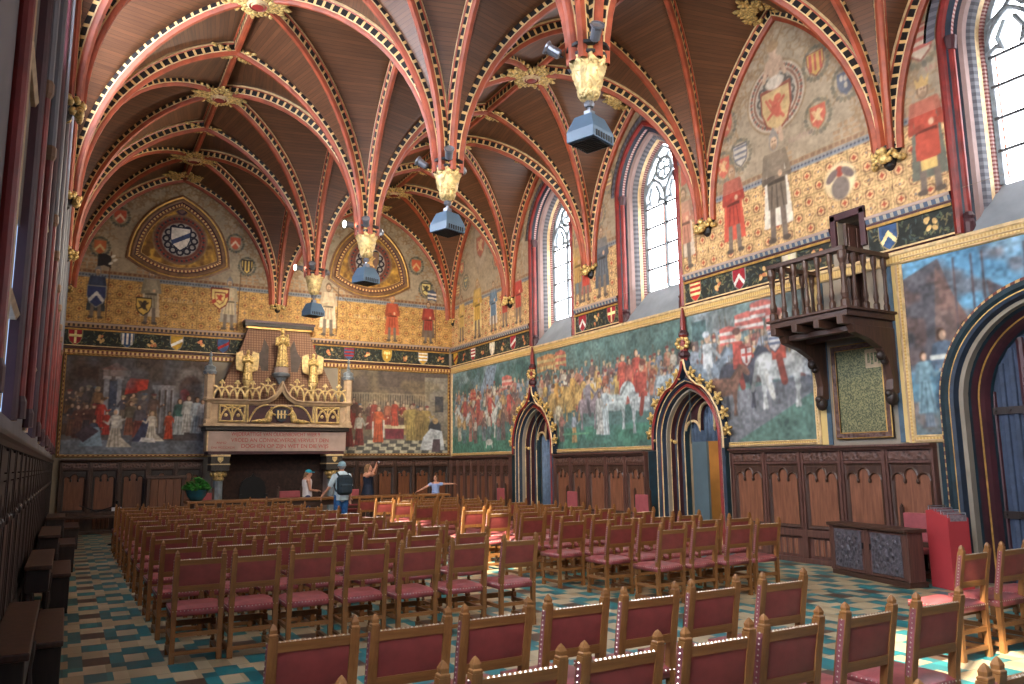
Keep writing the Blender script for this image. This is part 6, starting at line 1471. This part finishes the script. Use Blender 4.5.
def visitor(loc,rz,h,label,J,wear,head_yaw=0):
    """local frame: faces -y; J gives elbow / wrist / finger direction per side as fractions of height"""
    e=empty('person',loc,rz,label,'person'); f=lambda p:Vector(p)*h; k=h/1.75
    hd=Vector(J.get('head',(0,-.012,.93)))
    Rz=Matrix.Rotation(head_yaw,3,'Z')
    hp=lambda p:(hd+Rz@Vector(p))*h
    def skin(mb):
        mb.capsule(f((0,.0,.80)),f(hd+Vector((0,.008,-.03))),.034*h,.03*h,0,10)
        mb.ell(f(hd)+Vector((0,.004*h,.012*h)),(.043*h,.052*h,.055*h),0,14,10); mb.ell(hp((0,-.018,-.028)),(.03*h,.032*h,.034*h),0,10,8)
        mb.capsule(hp((0,-.05,.008)),hp((0,-.058,-.012)),.006*h,.009*h,0,8)
        for s in (-1,1): mb.ell(hp((s*.044,.006,-.003)),(.007*h,.012*h,.017*h)); mb.ell(hp((s*.018,-.042,.02)),(.014*h,.01*h,.006*h))
        mb.ell(hp((0,-.046,-.032)),(.013*h,.007*h,.005*h))
        mb.capsule(f((0,0,.79)),f((0,.0,.68)),.085*h,.072*h); mb.capsule(f((0,0,.68)),f((0,.0,.54)),.07*h,.085*h)
        for s,S in ((-1,'R'),(1,'L')):
            sh=(s*.105,.0,.795); el,wr,fd=J[S]
            mb.capsule(f((s*.05,0,.8)),f(sh),.04*h,.034*h); mb.capsule(f(sh),f(el),.03*h,.023*h); mb.capsule(f(el),f(wr),.023*h,.015*h); hand(mb,f(wr),fd,-s,k*1.05,J.get('up',(0,0,1)),J.get('curl',.3))
            kn=J.get('knee'+S,(s*.058,-.012,.285)); an=J.get('ank'+S,(s*.06,.01,.045))
            mb.capsule(f((s*.05,0,.52)),f(kn),.05*h,.034*h); mb.capsule(f(kn),f(an),.034*h,.02*h); mb.capsule(f(an)+Vector((0,.02*h,-.022*h)),f(an)+Vector((0,-.09*h,-.028*h)),.022*h,.016*h)
    body=blob('body',skin,'skin',e,.0085,2)
    def eyes():
        mb=MB()
        for s in (-1,1): mb.ell(hp((s*.018,-.05,.01)),(.007*h,.004*h,.004*h))
        mb.build('eyes',['phone_black'],e,smooth=True)
        mb=MB(); mb.ell(hp((0,-.054,-.032)),(.014*h,.004*h,.004*h)); mb.build('mouth',['rose_velvet'],e,smooth=True)
    eyes()
    for name,mat,fn,vx in wear:
        blob(name,lambda mb,fn=fn:fn(mb,f,h,hp,J),mat,e,vx,2)
    mb=MB()
    for s in (-1,1): mb.ell(f((s*.06,-.035,.018)),(.03*h,.075*h,.019*h),0,10,6)
    mb.build('shoe',['shoe'],e,smooth=True)
    return e
def shirt(sleeve=.75,lo=.5,fit=1.0):
    def fn(mb,f,h,hp,J):
        mb.ell(f((0,0,.795)),(.115*h*fit,.062*h,.045*h),0,14,8); mb.capsule(f((0,0,.78)),f((0,0,.66)),.092*h*fit,.08*h*fit); mb.capsule(f((0,0,.68)),f((0,0,lo+.07)),.082*h*fit,.095*h*fit)
        mb.lathe([(.093*h*fit,(lo)*h),(.096*h*fit,(lo+.07)*h),(.08*h*fit,.68*h)],(0,0,0),16,0)
        if sleeve>0:
            for s,S in ((-1,'R'),(1,'L')):
                sh=Vector((s*.105,0,.795)); el=Vector(J[S][0]); mb.capsule(f(sh),f(sh+(el-sh)*sleeve),.042*h,.036*h)
    return fn
def trousers(mb,f,h,hp,J):
    mb.ell(f((0,0,.53)),(.092*h,.072*h,.06*h),0,12,8)
    for s,S in ((-1,'R'),(1,'L')):
        kn=Vector(J.get('knee'+S,(s*.058,-.012,.285))); an=Vector(J.get('ank'+S,(s*.06,.01,.045))); mb.capsule(f((s*.05,0,.52)),f(kn),.058*h,.043*h); mb.capsule(f(kn),f(an),.043*h,.034*h)
def dress(mb,f,h,hp,J):
    mb.ell(f((0,0,.785)),(.1*h,.058*h,.04*h),0,14,8); mb.capsule(f((0,0,.77)),f((0,0,.66)),.088*h,.072*h); mb.lathe([(.15*h,.3*h),(.11*h,.5*h),(.075*h,.66*h),(.08*h,.74*h)],(0,0,0),18,0)
def hair_long(mb,f,h,hp,J):
    mb.ell(hp((0,.014,.022)),(.05*h,.055*h,.052*h),0,12,8); mb.capsule(hp((0,.035,.0)),hp((0,.05,-.1)),.045*h,.03*h)
    for s in (-1,1): mb.capsule(hp((s*.04,.01,.01)),hp((s*.045,.015,-.08)),.02*h,.015*h)
def hair_tail(mb,f,h,hp,J):
    mb.ell(hp((0,.014,.016)),(.048*h,.053*h,.05*h),0,12,8); mb.capsule(hp((0,.06,.0)),hp((0,.085,-.07)),.022*h,.014*h)
def hair_short(mb,f,h,hp,J): mb.ell(hp((0,.018,.01)),(.047*h,.048*h,.05*h),0,12,8)
def cap(mb,f,h,hp,J):
    mb.ell(hp((0,.004,.034)),(.052*h,.06*h,.042*h),0,14,8); mb.ell(hp((0,-.07,.026)),(.042*h,.045*h,.008*h),0,12,6)
def sunhat(mb,f,h,hp,J): mb.ell(hp((0,.004,.036)),(.055*h,.06*h,.045*h),0,14,8); mb.ell(hp((0,.0,.014)),(.066*h,.072*h,.012*h),0,14,6)
def pack(mb,f,h,hp,J):
    mb.capsule(f((-.05,.1,.77)),f((.05,.1,.77)),.05*h,.05*h); mb.capsule(f((-.055,.1,.6)),f((.055,.1,.6)),.06*h,.06*h); mb.bx(-.1*h,.1*h,.06*h,.145*h,.59*h,.78*h); mb.bx(-.075*h,.075*h,.13*h,.18*h,.57*h,.68*h)
    for s in (-1,1): mb.tube([f((s*.07,.07,.8)),f((s*.075,.0,.85)),f((s*.075,-.075,.79)),f((s*.085,-.08,.7)),f((s*.09,.02,.6)),f((s*.08,.08,.58))],.016*h,6)
def shorts(mb,f,h,hp,J):
    mb.ell(f((0,0,.53)),(.088*h,.07*h,.055*h),0,12,8)
    for s in (-1,1): mb.capsule(f((s*.05,0,.52)),f((s*.057,-.006,.38)),.057*h,.054*h)
visitor((5.84,18.8,0),pi+.12,1.75,'person in pale blue shirt and jeans wearing a navy backpack and sun hat',
    {'R':((.0-.145,-.02,.64),(-.165,-.07,.5),(0,-.2,-1)),'L':((.165,-.03,.65),(.23,-.1,.55),(.4,-.3,-1)),'head':(0,-.008,.925)},
    [('hair','hair_gray',hair_short,.012),('shirt','shirt_light',shirt(.8,.47,1.05),.014),('jeans','jeans',trousers,.014),('sun_hat','hat_blue',sunhat,.012),('backpack','backpack',pack,.014)])
visitor((5.74,21.6,0),pi/2,1.56,'person with a cyan cap and ponytail in white top looking down',
    {'R':((-.125,-.02,.65),(-.07,-.15,.62),(.3,-1,.1)),'L':((.125,-.03,.65),(.06,-.16,.63),(-.3,-1,.15)),'head':(0,-.025,.922)},
    [('hair','hair_fair',hair_tail,.011),('top','shirt_white',shirt(0,.48,.98),.013),('jeans','jeans_dark',trousers,.014),('cap','cap_cyan',cap,.011)])
t=visitor((7.44,21.5,0),pi/2-.5,1.7,'person in navy dress with both arms raised taking a photograph',
    {'R':((-.165,-.09,.83),(-.05,-.135,.955),(.25,-.1,1)),'L':((.165,-.09,.83),(.05,-.135,.955),(-.25,-.1,1)),'head':(0,-.01,.92),'up':(0,1,0),'curl':.5},
    [('hair','hair_fair',hair_long,.012),('dress','dress_navy',dress,.014)])
ph=empty('camera_phone',(0,0,0),0,'small dark camera held up by the person in the navy dress','camera')
ph.location=t.matrix_basis@Vector((0,-.16*1.7,1.02*1.7)); ph.rotation_euler=(0,0,pi/2-.5)
mb=MB(); mb.box((0,0,0),(.13,.02,.08)); mb.build('body',['phone_black'],ph,bevel=.006); mb=MB(); mb.T=Matrix.Rotation(pi/2,4,'X'); mb.lathe([(.025,.01),(.025,.04),(.018,.04)],(0,0,0),12,0); mb.build('lens',['steel'],ph)
visitor((9.46,21.35,0),-.5,1.36,'child in lilac top stretching both arms out sideways beside the corner panelling',
    {'R':((-.22,-.02,.73),(-.36,-.05,.66),(-1,-.1,-.4)),'L':((.24,0,.80),(.38,-.03,.80),(1,0,-.05)),'head':(.0,-.015,.925)},
    [('hair','hair_brown',hair_long,.011),('top','shirt_lilac',shirt(.25,.5,.95),.012),('shorts','jeans_dark',shorts,.012)],head_yaw=-.7)
# ---------------------------------------------------------------- light and camera
w=bpy.data.worlds.new('World'); S.world=w; w.use_nodes=True
bg=w.node_tree.nodes['Background']; bg.inputs[0].default_value=(.75,.86,1,1); bg.inputs[1].default_value=3.0
sun=bpy.data.lights.new('sun','SUN'); sun.energy=9; sun.angle=.01; sun.color=(1,.9,.74)
so=bpy.data.objects.new('sun',sun); COL.objects.link(so)
d=Vector((1,.42,-1.05)).normalized(); so.rotation_euler=d.to_track_quat('-Z','Y').to_euler(); so.location=(-8,4,14)
# pendant spotlights: desk-facing two burn; portal and fireplace ones are added fill light
for k in range(1,6):
    for a,en,dz in (((pi*1.05,1.0,.05),) if k<3 else ())+((pi*.2,.9,-.25),(pi*.42,.8,-.45)):
        l=bpy.data.lights.new('spot','SPOT'); l.energy=SPOT_E*en; l.spot_size=2.2; l.spot_blend=.9; l.color=(1,.87,.68); l.shadow_soft_size=.09
        o=bpy.data.objects.new('spot_light',l); COL.objects.link(o); o.location=(XM+.62*math.cos(a),NY[k]+.62*math.sin(a),6.5)
        dd=Vector((math.cos(a),math.sin(a),dz)); o.rotation_euler=dd.to_track_quat('-Z','Y').to_euler()
pl=bpy.data.lights.new('passage_lamp','AREA'); pl.energy=30; pl.size=.6; pl.color=(1,.8,.55); po=bpy.data.objects.new('passage_lamp',pl); COL.objects.link(po); po.location=(XR+1.9,YE-P2,3.2)
cam=bpy.data.cameras.new('camera'); co=bpy.data.objects.new('camera',cam); COL.objects.link(co)
F,YAW,PIT,ROLL=778.33,.5152,.1552,-.0105
cy,sy,cp,sp,cr,sr=math.cos(YAW),math.sin(YAW),math.cos(PIT),math.sin(PIT),math.cos(ROLL),math.sin(ROLL)
r0=Vector((cy,-sy,0)); f0=Vector((sy,cy,0)); zz_=Vector((0,0,1)); fw=f0*cp+zz_*sp; u1=zz_*cp-f0*sp
rt=r0*cr+u1*sr; up=u1*cr-r0*sr
co.matrix_world=Matrix(((rt.x,up.x,-fw.x,0),(rt.y,up.y,-fw.y,0),(rt.z,up.z,-fw.z,1.65),(0,0,0,1)))
cam.sensor_width=36; cam.lens=F/1024*36; cam.clip_end=120; cam.clip_start=.05
S.camera=co
S.view_settings.view_transform='Standard'; S.view_settings.look='None'; S.view_settings.exposure=EXPO; S.view_settings.gamma=1
S.view_settings.use_curve_mapping=False
S.cycles.max_bounces=8; S.cycles.diffuse_bounces=5; S.cycles.glossy_bounces=3; S.cycles.transparent_max_bounces=6; S.cycles.sample_clamp_indirect=6; S.cycles.use_denoising=True; S.cycles.caustics_reflective=False; S.cycles.caustics_refractive=False
